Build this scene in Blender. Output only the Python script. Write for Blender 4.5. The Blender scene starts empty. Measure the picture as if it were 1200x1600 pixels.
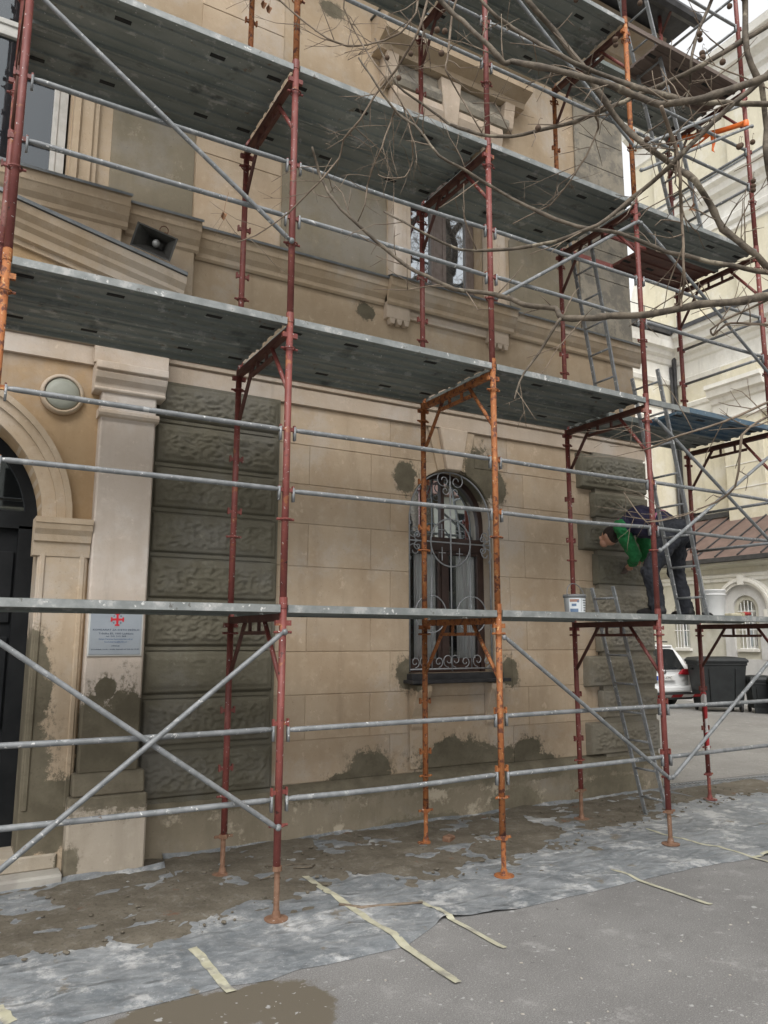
import bpy, math, random
import numpy as np
from mathutils import Vector, Matrix, noise
random.seed(7)
R = math.radians
SC = bpy.context.scene
COL = SC.collection

# ------------------------------------------------------------------ camera
cd = bpy.data.cameras.new('camera'); cam = bpy.data.objects.new('camera', cd); COL.objects.link(cam)
cd.sensor_fit = 'AUTO'; cd.sensor_width = 36.0; cd.lens = 1197.61/1600*36
cd.clip_start = 0.05; cd.clip_end = 500
_r = Vector((0.866853, -0.49856, 0.001927)); _u = Vector((-0.083202, -0.140852, 0.986528)); _w = Vector((0.491572, 0.855336, 0.16358))
m = Matrix.Identity(4)
for i in range(3):
    m[i][0] = _r[i]; m[i][1] = _u[i]; m[i][2] = -_w[i]
m.translation = (-1.9708, -4.7663, 1.7366)
cam.matrix_world = m
SC.camera = cam
# ------------------------------------------------------------------ light: an overcast day
SUN_EL, SUN_AZ = R(48), R(208)          # azimuth clockwise from +y
wd = bpy.data.worlds.new('World'); SC.world = wd; wd.use_nodes = True
wn = wd.node_tree; wn.nodes.clear()
sky = wn.nodes.new('ShaderNodeTexSky'); sky.sky_type = 'NISHITA'; sky.sun_disc = False
sky.sun_elevation = SUN_EL; sky.sun_rotation = SUN_AZ; sky.air_density = 1.0; sky.dust_density = 4.0; sky.ozone_density = 1.0
hs = wn.nodes.new('ShaderNodeHueSaturation'); hs.inputs['Saturation'].default_value = 0.10
bg = wn.nodes.new('ShaderNodeBackground'); bg.inputs['Strength'].default_value = 0.15
wo = wn.nodes.new('ShaderNodeOutputWorld')
wn.links.new(sky.outputs[0], hs.inputs['Color']); cl = wn.nodes.new('ShaderNodeMix'); cl.data_type = 'RGBA'; cl.inputs[0].default_value = 0.6      # even cloud layer over the clear sky
cl.inputs[7].default_value = (3.6, 3.65, 3.7, 1); wn.links.new(hs.outputs[0], cl.inputs[6]); wn.links.new(cl.outputs[2], bg.inputs[0]); wn.links.new(bg.outputs[0], wo.inputs[0])
sl = bpy.data.lights.new('sun', 'SUN'); sl.energy = 0.75; sl.angle = R(35); sl.color = (1.0, 0.96, 0.9)
so = bpy.data.objects.new('sun', sl); COL.objects.link(so)
sd = Vector((math.sin(SUN_AZ)*math.cos(SUN_EL), math.cos(SUN_AZ)*math.cos(SUN_EL), math.sin(SUN_EL)))
so.rotation_euler = sd.to_track_quat('Z', 'Y').to_euler(); so.location = sd*40
SC.view_settings.view_transform = 'Standard'; SC.view_settings.look = 'None'
SC.view_settings.gamma = 1.0; SC.view_settings.use_curve_mapping = False
SC.view_settings.exposure = 1.14

# ------------------------------------------------------------------ materials
def nd(nt, t, ins=None, **at):
    n = nt.nodes.new(t)
    for k, v in at.items(): setattr(n, k, v)
    for k, v in (ins or {}).items():
        s = n.inputs[k]
        if isinstance(v, bpy.types.NodeSocket): nt.links.new(v, s)
        else: s.default_value = v
    return n
def c4(c): return (c[0], c[1], c[2], 1.0)
def mix(nt, f, a, b, mode='MIX'):
    n = nd(nt, 'ShaderNodeMix', data_type='RGBA', blend_type=mode)
    for i, v in ((0, f), (6, a), (7, b)):
        if isinstance(v, bpy.types.NodeSocket): nt.links.new(v, n.inputs[i])
        else: n.inputs[i].default_value = v if i == 0 else c4(v)
    return n.outputs[2]
def math_(nt, op, a, b=0.0, c=0.0):
    n = nd(nt, 'ShaderNodeMath', operation=op)
    for i, v in enumerate((a, b, c)):
        if isinstance(v, bpy.types.NodeSocket): nt.links.new(v, n.inputs[i])
        else: n.inputs[i].default_value = v
    return n.outputs[0]
def ramp(nt, v, a, b, lo=0.0, hi=1.0):
    n = nd(nt, 'ShaderNodeMapRange', {0: v, 1: a, 2: b, 3: lo, 4: hi}); n.interpolation_type = 'SMOOTHSTEP'
    return n.outputs[0]
def noi(nt, vec, scale, detail=4.0, rough=0.55, stretch=None, dist=0.0):
    if stretch:
        vec = nd(nt, 'ShaderNodeVectorMath', {0: vec, 1: stretch}, operation='MULTIPLY').outputs[0]
    return nd(nt, 'ShaderNodeTexNoise', {'Vector': vec, 'Scale': scale, 'Detail': detail, 'Roughness': rough, 'Distortion': dist}).outputs[0]
def start(name, world=True):
    mt = bpy.data.materials.new(name); mt.use_nodes = True
    nt = mt.node_tree; nt.nodes.clear()
    out = nd(nt, 'ShaderNodeOutputMaterial'); b = nd(nt, 'ShaderNodeBsdfPrincipled')
    nt.links.new(b.outputs[0], out.inputs[0])
    pos = nd(nt, 'ShaderNodeNewGeometry').outputs['Position'] if world else nd(nt, 'ShaderNodeTexCoord').outputs['Object']
    return mt, nt, b, pos
def bump(nt, b, h, strength, dist=0.01):
    n = nd(nt, 'ShaderNodeBump', {'Height': h, 'Strength': strength, 'Distance': dist}); nt.links.new(n.outputs[0], b.inputs['Normal'])
def surf(name, a, b_, scale=6, rough=0.7, metal=0.0, bmp=0.0, bscale=60, spots=(), world=True, stretch=None, spec=0.5, vary=0.0, lo=.35, hi=.65):
    mt, nt, b, pos = start(name, world)
    n1 = noi(nt, pos, scale, 5, .6, stretch)
    col = mix(nt, ramp(nt, n1, lo, hi), a, b_)
    for (sc, s_, t0, t1, *st) in spots:          # splashes and wear: colour, scale, thresholds
        sv = noi(nt, pos, s_, 5, .62, st[0] if st else None)
        col = mix(nt, ramp(nt, sv, t0, t1), col, sc)
    if vary:
        oi = nd(nt, 'ShaderNodeObjectInfo').outputs['Random']
        hv = nd(nt, 'ShaderNodeHueSaturation', {'Color': col, 'Value': math_(nt, 'MULTIPLY_ADD', oi, vary*2, 1-vary)})
        col = hv.outputs[0]
    nt.links.new(col, b.inputs['Base Color'])
    b.inputs['Roughness'].default_value = rough; b.inputs['Metallic'].default_value = metal
    b.inputs['Specular IOR Level'].default_value = spec
    if bmp: bump(nt, b, noi(nt, pos, bscale, 6, .6), bmp)
    return mt
def plaster(name, a, b_, patches=(), wet=(0.115, 0.10, 0.07), zwet=None, old=None, vary=0.0, bmp=.35, light=None):
    """Lime plaster: two tones, streaks, and freshly rendered (darker, olive) areas of given outline."""
    mt, nt, b, pos = start(name)
    n1 = noi(nt, pos, 1.7, 6, .6); n2 = noi(nt, pos, 9, 6, .65); n3 = noi(nt, pos, 5, 5, .6, (1, 1, .12))
    col = mix(nt, ramp(nt, n1, .3, .7), a, b_)
    col = mix(nt, ramp(nt, n3, .45, .75, 0, .35), col, tuple(x*.72 for x in a))
    col = mix(nt, ramp(nt, n2, .5, .8, 0, .4), col, tuple(min(1, x*1.25+.03) for x in b_))
    lum = sum(b_)/3
    col = mix(nt, ramp(nt, noi(nt, pos, 1.1, 9, .68), .48, .66, 0, .55), col, tuple(.45*x+.75*lum for x in b_))       # worn, paler areas
    col = mix(nt, ramp(nt, noi(nt, pos, 3.2, 6, .7, (1, 1, .16)), .56, .74, 0, .38), col, tuple(x*.6 for x in a))       # rain streaks
    col = mix(nt, ramp(nt, noi(nt, pos, 42, 4, .7), .62, .70, 0, .45), col, tuple(x*.55 for x in a))                    # pits
    col = mix(nt, ramp(nt, noi(nt, pos, 7, 8, .78), .60, .66, 0, .4), col, tuple(min(1, x*1.3+.05) for x in b_))        # scuffs
    if light: col = mix(nt, ramp(nt, noi(nt, pos, 2.6, 6, .7), .53, .62), col, light)
    if old: col = mix(nt, ramp(nt, noi(nt, pos, 3.5, 8, .75), .45, .58), col, old)
    n4 = noi(nt, pos, 5.5, 7, .72); n5 = noi(nt, pos, 30, 4, .7, (.35, 1, 1))
    wob = math_(nt, 'ADD', math_(nt, 'MULTIPLY_ADD', n4, 1.5, -.75), math_(nt, 'MULTIPLY_ADD', n5, .45, -.22))
    dmin = None
    for (x, z, rx, rz) in patches:
        v = nd(nt, 'ShaderNodeVectorMath', {0: pos, 1: (-x, 0, -z)}, operation='ADD').outputs[0]
        v = nd(nt, 'ShaderNodeVectorMath', {0: v, 1: (1/rx, 0, 1/rz)}, operation='MULTIPLY').outputs[0]
        d = nd(nt, 'ShaderNodeVectorMath', {0: v}, operation='LENGTH').outputs['Value']
        dmin = d if dmin is None else math_(nt, 'MINIMUM', dmin, d)
    if zwet:                                         # (edge height, softness in metres): wet below
        z = nd(nt, 'ShaderNodeSeparateXYZ', {0: pos}).outputs[2]
        d = math_(nt, 'MULTIPLY_ADD', math_(nt, 'SUBTRACT', z, zwet[0]), 1/zwet[1], 1.0)
        dmin = d if dmin is None else math_(nt, 'MINIMUM', dmin, d)
    if dmin is not None:
        f = ramp(nt, math_(nt, 'ADD', dmin, wob), .92, 1.06, 1, 0)
        fr = math_(nt, 'MULTIPLY', ramp(nt, math_(nt, 'MULTIPLY_ADD', wob, 1.35, dmin), 1.0, 1.5, .9, 0), ramp(nt, noi(nt, pos, 24, 6, .75, (1, 1, .6)), .47, .58))
        f = math_(nt, 'MAXIMUM', f, fr)                                                  # dry-brushed fringe round the patch
        wv = mix(nt, ramp(nt, n2, .35, .7), wet, tuple(x*1.3 for x in wet))
        wv = mix(nt, ramp(nt, noi(nt, pos, 2.3, 7, .7), .42, .66, 0, .7), wv, tuple(x*1.65+.012 for x in wet))
        wv = mix(nt, ramp(nt, noi(nt, pos, 18, 5, .75), .56, .7, 0, .5), wv, tuple(x*.7 for x in wet))
        col = mix(nt, f, col, wv)
    if vary:
        oi = nd(nt, 'ShaderNodeObjectInfo').outputs['Random']
        col = nd(nt, 'ShaderNodeHueSaturation', {'Color': col, 'Value': math_(nt, 'MULTIPLY_ADD', oi, vary*2, 1-vary)}).outputs[0]
    nt.links.new(col, b.inputs['Base Color']); b.inputs['Roughness'].default_value = .9; b.inputs['Specular IOR Level'].default_value = .25
    bump(nt, b, math_(nt, 'ADD', noi(nt, pos, 70, 5, .7), math_(nt, 'MULTIPLY', n2, 1.5)), bmp, .006)
    return mt
def glass(name, tint, rough=.03, alpha=.5, ior=1.9):
    mt, nt, b, pos = start(name)
    b.inputs['Base Color'].default_value = c4(tint); b.inputs['Roughness'].default_value = rough; b.inputs['IOR'].default_value = ior
    tr = nd(nt, 'ShaderNodeBsdfTransparent'); mx = nd(nt, 'ShaderNodeMixShader', {0: alpha})
    out = [n for n in nt.nodes if n.type == 'OUTPUT_MATERIAL'][0]
    gl = nd(nt, 'ShaderNodeBsdfGlossy', {'Roughness': rough, 'Color': (.86, .94, 1.0, 1)}); fr = nd(nt, 'ShaderNodeFresnel', {'IOR': ior})
    nt.links.new(tr.outputs[0], mx.inputs[1]); nt.links.new(b.outputs[0], mx.inputs[2])
    m2 = nd(nt, 'ShaderNodeMixShader', {0: fr.outputs[0]}); nt.links.new(mx.outputs[0], m2.inputs[1]); nt.links.new(gl.outputs[0], m2.inputs[2])
    nt.links.new(m2.outputs[0], out.inputs[0])
    bump(nt, b, noi(nt, pos, 1.5, 2), .05, .02)
    return mt

PATCH_MAIN = [(2.029, 3.368, 0.131, 0.174), (2.988, 3.471, 0.228, 0.285), (3.211, 3.352, 0.107, 0.201), (1.628, 0.522, 0.235, 0.173), (1.507, 0.475, 0.342, 0.079), (2.664, 0.5, 0.499, 0.234), (2.511, 0.634, 0.234, 0.135), (3.065, 0.501, 0.292, 0.158), (3.541, 0.564, 0.167, 0.156), (3.537, 0.467, 0.355, 0.091), (2.045, 1.389, 0.126, 0.147), (3.3, 1.382, 0.13, 0.146), (1.565, 5.067, 0.105, 0.083), (1.131, 8.389, 0.137, 0.093)]
PATCH_PIL = [(-0.823, 1.363, 0.076, 0.096), (-0.722, 1.25, 0.048, 0.087)]
BRANCHES = [[(1.045, -3.122, 3.15, 0.0208), (0.918, -2.955, 3.152, 0.0206), (0.793, -2.93, 3.113, 0.0195), (0.644, -2.819, 3.103, 0.0188), (0.564, -2.633, 3.114, 0.0187), (0.497, -2.531, 3.138, 0.0181), (0.363, -2.51, 3.099, 0.017), (0.305, -2.389, 3.135, 0.0166), (0.344, -2.297, 3.222, 0.0162), (0.193, -2.267, 3.217, 0.0151), (0.174, -2.203, 3.266, 0.0144), (0.152, -2.059, 3.351, 0.014), (-0.003, -2.002, 3.357, 0.013), (-0.076, -1.966, 3.393, 0.0121), (-0.146, -1.793, 3.532, 0.0116), (-0.269, -1.718, 3.661, 0.0107), (-0.446, -1.691, 3.792, 0.0097), (-0.462, -1.576, 3.94, 0.009), (-0.489, -1.509, 4.086, 0.0082), (-0.546, -1.56, 4.167, 0.0071)], [(0.355, -2.337, 3.166, 0.0115), (0.255, -2.413, 3.098, 0.0095), (0.231, -2.312, 2.989, 0.0079), (0.162, -2.277, 2.89, 0.0062), (0.058, -2.336, 2.74, 0.0043)], [(0.777, -3.355, 3.949, 0.0195), (0.67, -3.187, 3.915, 0.0193), (0.507, -3.109, 3.839, 0.0184), (0.406, -3.039, 3.808, 0.0176), (0.404, -2.892, 3.888, 0.0176), (0.328, -2.812, 3.959, 0.0171), (0.17, -2.776, 3.985, 0.016), (0.068, -2.643, 4.082, 0.0156), (-0.017, -2.474, 4.214, 0.0154), (-0.064, -2.475, 4.187, 0.0144), (-0.145, -2.43, 4.3, 0.0136), (-0.182, -2.283, 4.516, 0.0133), (-0.245, -2.258, 4.582, 0.0124), (-0.329, -2.247, 4.683, 0.0115)], [(1.079, -3.176, 3.938, 0.0161), (0.935, -3.018, 4.008, 0.0158), (0.744, -2.946, 3.986, 0.0148), (0.581, -2.863, 3.993, 0.0141), (0.524, -2.716, 4.122, 0.0138), (0.424, -2.605, 4.222, 0.0133), (0.241, -2.568, 4.247, 0.0123), (0.159, -2.487, 4.349, 0.0117), (0.1, -2.343, 4.531, 0.0113), (0.019, -2.338, 4.551, 0.0104), (-0.047, -2.312, 4.622, 0.0096), (-0.013, -2.208, 4.836, 0.0092)], [(0.126, -2.389, 4.752, 0.0149), (0.078, -2.474, 4.559, 0.0147), (0.247, -2.467, 4.477, 0.0154), (0.321, -2.555, 4.271, 0.0154), (0.374, -2.584, 4.153, 0.0157), (0.518, -2.591, 4.022, 0.0162), (0.54, -2.705, 3.856, 0.0161), (0.722, -2.689, 3.834, 0.0169), (0.709, -2.804, 3.694, 0.0166), (0.819, -2.788, 3.625, 0.0172), (0.857, -2.815, 3.509, 0.0175), (0.938, -2.909, 3.359, 0.0175), (1.141, -2.934, 3.252, 0.0182)], [(1.13, -3.201, 4.526, 0.0166), (0.997, -3.012, 4.424, 0.0162), (0.815, -2.919, 4.287, 0.0152), (0.709, -2.843, 4.212, 0.0144), (0.683, -2.679, 4.233, 0.0141), (0.598, -2.581, 4.201, 0.0134), (0.471, -2.553, 4.115, 0.0123), (0.413, -2.409, 4.122, 0.0118), (0.351, -2.261, 4.149, 0.0112), (0.194, -2.211, 4.09, 0.0102), (0.071, -2.124, 4.11, 0.0094), (0.005, -1.956, 4.25, 0.0088), (-0.105, -1.895, 4.353, 0.0079), (-0.242, -1.876, 4.418, 0.0069), (-0.251, -1.765, 4.647, 0.0061), (-0.284, -1.724, 4.774, 0.0052)], [(0.866, -3.314, 4.075, 0.0151), (0.695, -3.087, 3.928, 0.0146), (0.571, -3.013, 3.803, 0.0136), (0.449, -2.923, 3.644, 0.0126), (0.47, -2.775, 3.633, 0.0122), (0.41, -2.661, 3.558, 0.0114), (0.287, -2.629, 3.45, 0.0103), (0.19, -2.477, 3.426, 0.0095), (0.109, -2.29, 3.453, 0.0088), (-0.09, -2.163, 3.458, 0.0078), (-0.282, -2.108, 3.533, 0.0067), (-0.368, -1.972, 3.66, 0.0058)], [(1.139, -3.074, 3.222, 0.0148), (0.994, -2.916, 3.291, 0.0144), (0.833, -2.878, 3.296, 0.0134), (0.686, -2.795, 3.336, 0.0127), (0.675, -2.654, 3.427, 0.0124), (0.517, -2.538, 3.531, 0.0117), (0.352, -2.508, 3.516, 0.0108), (0.268, -2.399, 3.59, 0.0102), (0.163, -2.235, 3.747, 0.0097), (-0.037, -2.148, 3.87, 0.0088), (-0.167, -2.131, 3.914, 0.0079), (-0.214, -2.006, 4.124, 0.0074), (-0.273, -1.927, 4.22, 0.0066), (-0.399, -1.945, 4.318, 0.0057), (-0.439, -1.844, 4.51, 0.005)], [(0.839, -3.013, 4.606, 0.0168), (0.933, -2.953, 4.571, 0.0168), (0.871, -2.982, 4.255, 0.0158), (0.949, -2.988, 4.126, 0.0154), (1.008, -2.955, 3.962, 0.015), (0.913, -3.006, 3.775, 0.0141), (1.017, -2.947, 3.662, 0.0139)], [(0.828, -2.915, 4.684, 0.0115), (0.875, -2.835, 4.64, 0.0107), (0.787, -2.811, 4.453, 0.0095), (0.704, -2.827, 4.253, 0.0083), (0.777, -2.754, 4.196, 0.0074), (0.691, -2.776, 4.053, 0.0062)], [(0.352, -2.933, 3.835, 0.0102), (0.44, -2.894, 3.794, 0.0099), (0.5, -2.878, 3.729, 0.0096), (0.464, -2.914, 3.562, 0.0088), (0.571, -2.822, 3.493, 0.0087), (0.553, -2.838, 3.337, 0.0081), (0.56, -2.831, 3.202, 0.0075), (0.639, -2.742, 3.161, 0.0073), (0.572, -2.794, 3.088, 0.0066)], [(-0.159, -2.153, 4.847, 0.0091), (-0.196, -2.08, 4.75, 0.0087), (-0.244, -2.074, 4.56, 0.0081), (-0.266, -1.899, 4.473, 0.0078), (-0.319, -1.802, 4.389, 0.0074), (-0.399, -1.793, 4.225, 0.0068), (-0.415, -1.647, 4.207, 0.0065), (-0.406, -1.58, 4.143, 0.006), (-0.502, -1.562, 3.995, 0.0054), (-0.593, -1.374, 3.891, 0.005), (-0.697, -1.197, 3.827, 0.0046), (-0.799, -1.196, 3.76, 0.004)], [(-0.769, -1.475, 5.048, 0.0046), (-0.689, -1.452, 5.018, 0.005), (-0.579, -1.539, 4.87, 0.0052), (-0.499, -1.626, 4.753, 0.0054), (-0.386, -1.621, 4.762, 0.0058), (-0.358, -1.777, 4.665, 0.0059), (-0.247, -1.757, 4.754, 0.0063), (-0.216, -1.877, 4.723, 0.0065), (-0.167, -1.937, 4.807, 0.0067), (-0.117, -1.95, 4.966, 0.0071)], [(-0.017, -2.109, 4.882, 0.0069), (-0.075, -2.077, 4.518, 0.0063), (-0.116, -2.118, 4.379, 0.0057), (-0.007, -2.066, 4.333, 0.0053), (-0.013, -2.173, 4.148, 0.0047), (0.055, -2.16, 4.092, 0.0042)], [(-0.272, -1.907, 4.257, 0.0056), (-0.245, -1.838, 4.267, 0.0053), (-0.316, -1.862, 4.066, 0.0048), (-0.317, -1.756, 4.001, 0.0045), (-0.308, -1.694, 3.96, 0.0042), (-0.345, -1.745, 3.818, 0.0038), (-0.319, -1.63, 3.799, 0.0035)], [(-0.245, -1.922, 4.292, 0.0056), (-0.205, -1.892, 4.282, 0.0053), (-0.217, -1.969, 4.092, 0.0048), (-0.152, -1.876, 4.035, 0.0045), (-0.193, -1.872, 3.942, 0.0041), (-0.313, -1.876, 3.901, 0.0037), (-0.294, -1.78, 3.978, 0.0034)], [(-0.502, -1.824, 4.886, 0.005), (-0.399, -1.766, 4.692, 0.0051), (-0.37, -1.91, 4.44, 0.0049), (-0.257, -1.901, 4.336, 0.005), (-0.198, -1.98, 4.153, 0.0049)], [(1.177, -3.009, 2.771, 0.0086), (1.044, -2.835, 2.747, 0.0078), (0.858, -2.746, 2.651, 0.0067), (0.692, -2.646, 2.59, 0.0056), (0.687, -2.491, 2.567, 0.0048), (0.684, -2.443, 2.568, 0.0037)], [(0.8, -2.823, 3.071, 0.0054), (0.84, -2.743, 3.043, 0.0061), (0.815, -2.826, 3.059, 0.0065), (0.851, -2.875, 3.049, 0.007), (0.984, -2.903, 3.058, 0.0076), (1.098, -3.077, 2.999, 0.0079)], [(1.184, -2.998, 2.691, 0.0081), (1.066, -2.816, 2.687, 0.0075), (0.949, -2.768, 2.602, 0.0067), (0.996, -2.687, 2.397, 0.006), (1.053, -2.544, 2.353, 0.0054), (0.919, -2.473, 2.293, 0.0046), (0.781, -2.373, 2.266, 0.0037), (0.798, -2.234, 2.424, 0.003)], [(0.488, -2.558, 4.151, 0.007), (0.423, -2.521, 4.102, 0.0064), (0.539, -2.427, 4.124, 0.0061), (0.467, -2.407, 3.961, 0.0054), (0.425, -2.349, 3.865, 0.0048), (0.436, -2.195, 3.82, 0.0044), (0.275, -2.097, 3.721, 0.0037)]]
SHEET_EDGE = [(-1.44, -0.811), (-1.236, -0.744), (-0.904, -0.739), (-0.578, -0.712), (-0.337, -0.764), (-0.155, -0.707), (0.021, -0.733), (0.494, -0.73), (0.931, -0.477), (1.408, -0.563), (1.976, -0.553), (2.601, -0.535), (3.218, -0.521), (3.861, -0.585), (4.836, -0.597)]
TAPES = [(0.517, 0.768, 0.483, -1.222, 0.05), (0.97, -0.132, 0.969, -1.032, 0.035), (2.607, -0.27, 2.614, -1.136, 0.035), (3.82, 0.464, 3.876, -0.757, 0.03), (-0.584, -0.201, -0.562, -0.794, 0.05), (-1.582, -0.412, -1.538, -0.633, 0.05), (3.882, -0.576, 4.291, -0.568, 0.03), (0.485, -0.504, 0.48, -1.271, 0.04)]
SEED_BALLS = [(0.38, -2.476, 4.699), (0.277, -2.786, 4.21), (0.48, -2.609, 4.406), (0.593, -2.957, 4.246), (0.821, -2.797, 4.439), (0.542, -2.998, 4.103), (0.437, -3.073, 3.984), (0.526, -3.096, 3.985), (1.096, -2.775, 4.018), (1.12, -2.817, 4.017), (0.617, -3.077, 3.661), (1.144, -2.789, 3.843), (1.146, -2.786, 3.819), (1.148, -2.783, 3.801), (-0.466, -2.56, 4.099), (-0.393, -2.508, 4.166), (-0.285, -2.076, 4.426), (-0.37, -2.002, 4.424), (-0.335, -2.05, 4.298), (-0.437, -2.546, 4.019), (-0.063, -2.674, 3.748), (0.374, -2.837, 3.753), (0.605, -2.654, 4.643), (0.856, -2.93, 4.522)]
LEAVES = [(-0.886, -1.239, 3.873), (-0.773, -1.502, 4.911), (1.181, -2.433, 3.91), (-0.798, -1.492, 4.934)]
STICK = [(0.46, 0.042, 0.02), (0.559, -0.084, 0.02), (0.746, -0.134, 0.02), (0.955, -0.196, 0.02)]
WHITE = (.62, .62, .60)
M = {}
BEIGE_A, BEIGE_B = (.40, .305, .205), (.46, .365, .26)
M['beige'] = plaster('plaster_beige', BEIGE_A, BEIGE_B, PATCH_MAIN)
M['block'] = plaster('plaster_ashlar', (.43, .325, .222), (.50, .40, .292), PATCH_MAIN, vary=.08)
M['joint'] = plaster('plaster_joint', (.375, .288, .197), (.435, .35, .255), PATCH_MAIN)
M['ochre'] = plaster('plaster_ochre', (.36, .245, .135), (.42, .30, .18), ((-1.2, .3, .6, .75),))
M['cream'] = plaster('plaster_cream', (.50, .405, .31), (.55, .46, .37))
M['pier'] = plaster('plaster_pier', (.43, .33, .225), (.49, .395, .29), ((-1.36, 1.45, .14, .33), (-1.25, 1.33, .06, .12), (-1.38, .85, .22, .5), (-1.2, .45, .35, .28), (-1.27, 1.0, .04, .12)))
M['pilaster'] = plaster('plaster_pilaster', (.51, .43, .355), (.59, .52, .455), list(PATCH_PIL) + [(-.78, .78, .5, .52), (-.6, 1.08, .16, .28)])
M['plinth'] = plaster('plaster_plinth', (.36, .31, .24), (.44, .385, .315), ((-.78, .68, .6, .22), (-1.02, .12, .08, .12)), wet=(.14, .122, .088))
M['socle'] = plaster('plaster_socle', (.21, .18, .13), (.27, .23, .17), ((.2, .43, .8, .10), (1.3, .42, .8, .11), (2.4, .42, .8, .12), (3.5, .40, .8, .12), (4.6, .40, .8, .15), (2.2, .0, .5, .09), (4.7, .1, .5, .16), (3.3, .08, .3, .16)), wet=(.135, .118, .084), light=(.42, .365, .28))
M['rock'] = plaster('plaster_rustic', (.128, .117, .085), (.172, .159, .12), (), bmp=.7)
M['rockold'] = plaster('plaster_rustic_old', (.20, .178, .135), (.265, .24, .188), (), bmp=.7)
M['render'] = plaster('plaster_fresh_render', (.20, .172, .122), (.245, .21, .152), ())
M['oldgrey'] = plaster('plaster_old_grey', (.26, .235, .19), (.33, .295, .235), (), old=(.19, .175, .148))
M['church'] = plaster('church_plaster', (.62, .575, .44), (.66, .615, .48), (), bmp=.05)
M['churchtrim'] = plaster('church_trim', (.70, .68, .625), (.74, .725, .67), (), bmp=.05)
M['annex'] = plaster('annex_plaster', (.54, .52, .435), (.58, .56, .475), (), bmp=.05)
M['annexgrey'] = plaster('annex_grey_plaster', (.56, .555, .54), (.62, .615, .6), (), bmp=.1)
M['galv'] = surf('galvanised_tube', (.17, .18, .185), (.24, .25, .257), 14, .55, .15, spots=((WHITE, 34, .63, .67), ((.12, .09, .07), 28, .65, .72), ((.36, .37, .37), 12, .6, .7)), vary=.1)
M['deck'] = surf('galvanised_deck', (.165, .188, .176), (.225, .248, .235), 5, .6, .15, bmp=.1, bscale=30, spots=((WHITE, 48, .665, .70), ((.34, .35, .34), 7, .58, .68), ((.10, .11, .105), 4, .56, .70), ((.16, .12, .085), 9, .64, .74)), stretch=(.3, 1, 1), vary=.2)
M['edge'] = surf('galvanised_edge', (.20, .215, .212), (.29, .305, .30), 9, .55, .15, spots=((WHITE, 20, .635, .67), ((.42, .42, .41), 9, .57, .66), ((.13, .13, .12), 18, .62, .7)), vary=.08)
M['deckblue'] = surf('blue_deck', (.055, .115, .18), (.11, .16, .20), 6, .6, .1, spots=((WHITE, 40, .66, .70), ((.30, .31, .31), 9, .6, .68)))
M['slot_shade'] = surf('slot_shade_paint', (.015, .016, .016), (.022, .022, .022), 5, .9)  # dark colour stands for the shade inside the plank slots
M['red'] = surf('red_post_paint', (.155, .038, .032), (.205, .056, .046), 9, .55, spots=(((.26, .10, .045), 10, .60, .66), ((.27, .12, .10), 6, .58, .68, (1,1,.4)), (WHITE, 45, .645, .68), ((.05, .022, .018), 24, .63, .69)), vary=.12)
M['orange'] = surf('rusty_orange_post', (.29, .095, .028), (.37, .14, .045), 16, .7, spots=(((.11, .035, .02), 22, .52, .60), ((.48, .27, .11), 30, .61, .67), ((.10, .04, .03), 8, .60, .68), (WHITE, 48, .66, .70)), vary=.06)
M['maroon'] = surf('maroon_frame', (.075, .027, .021), (.11, .042, .03), 9, .6, spots=(((.17, .07, .035), 25, .64, .7),), vary=.1)
M['rusty'] = surf('rusty_steel', (.17, .09, .055), (.24, .14, .09), 25, .75, .2, spots=((WHITE, 40, .66, .7),))
M['timber'] = surf('deck_timber', (.115, .085, .07), (.17, .13, .11), 8, .75, stretch=(.1, 1, 1))
M['iron'] = surf('grille_paint', (.27, .28, .29), (.34, .35, .36), 20, .5, .3)
M['frame'] = surf('brown_window_frame', (.034, .019, .015), (.052, .029, .023), 12, .45)
M['frame2'] = surf('taupe_window_frame', (.10, .075, .062), (.14, .11, .095), 12, .45)
M['curtain'] = surf('curtain_cloth', (.84, .84, .82), (.88, .88, .86), 9, .9, stretch=(6, 6, .3))
M['glass'] = glass('window_glass', (.07, .075, .07), .02, .04, 2.0)
M['dimglass'] = glass('side_window_glass', (.03, .035, .04), .02, .5, 1.6)
M['mirror'] = glass('upper_window_glass', (.05, .055, .06), .015, .6, 3.4)
M['flash'] = surf('zinc_flashing', (.13, .14, .145), (.19, .2, .205), 6, .5, .5)
M['sillmetal'] = surf('dark_sill_metal', (.022, .022, .024), (.04, .04, .043), 12, .6)
M['door'] = surf('door_paint', (.006, .007, .008), (.011, .012, .013), 6, .7, spec=.2)
M['stone'] = surf('step_stone', (.30, .28, .25), (.40, .38, .34), 5, .8, bmp=.2)
M['dark'] = surf('interior_shade_paint', (.012, .012, .012), (.02, .02, .02), 3, .9)  # near-black colour paints in the shade of unlit rooms
M['roof'] = surf('annex_roof_metal', (.135, .09, .075), (.175, .118, .10), 3, .6)
M['gutter'] = surf('gutter_metal', (.05, .05, .052), (.075, .075, .078), 6, .5, .3)
M['rooftile'] = surf('roof_tile', (.13, .07, .05), (.2, .1, .075), 4, .8)
M['white'] = surf('white_plastic', (.80, .80, .79), (.84, .84, .83), 8, .4)
M['bin'] = surf('bin_plastic', (.009, .011, .012), (.015, .018, .019), 6, .6, world=False)
M['tape'] = surf('masking_tape', (.40, .385, .28), (.47, .455, .345), 12, .7, spots=(((.27, .26, .22), 9, .5, .66), ((.52, .51, .44), 30, .6, .7)))
M['sheetwhite'] = None
M['bark'] = surf('plane_bark', (.07, .055, .04), (.145, .118, .086), 20, .8, bmp=.4, bscale=50, spots=(((.26, .225, .165), 9, .58, .68),))
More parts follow.
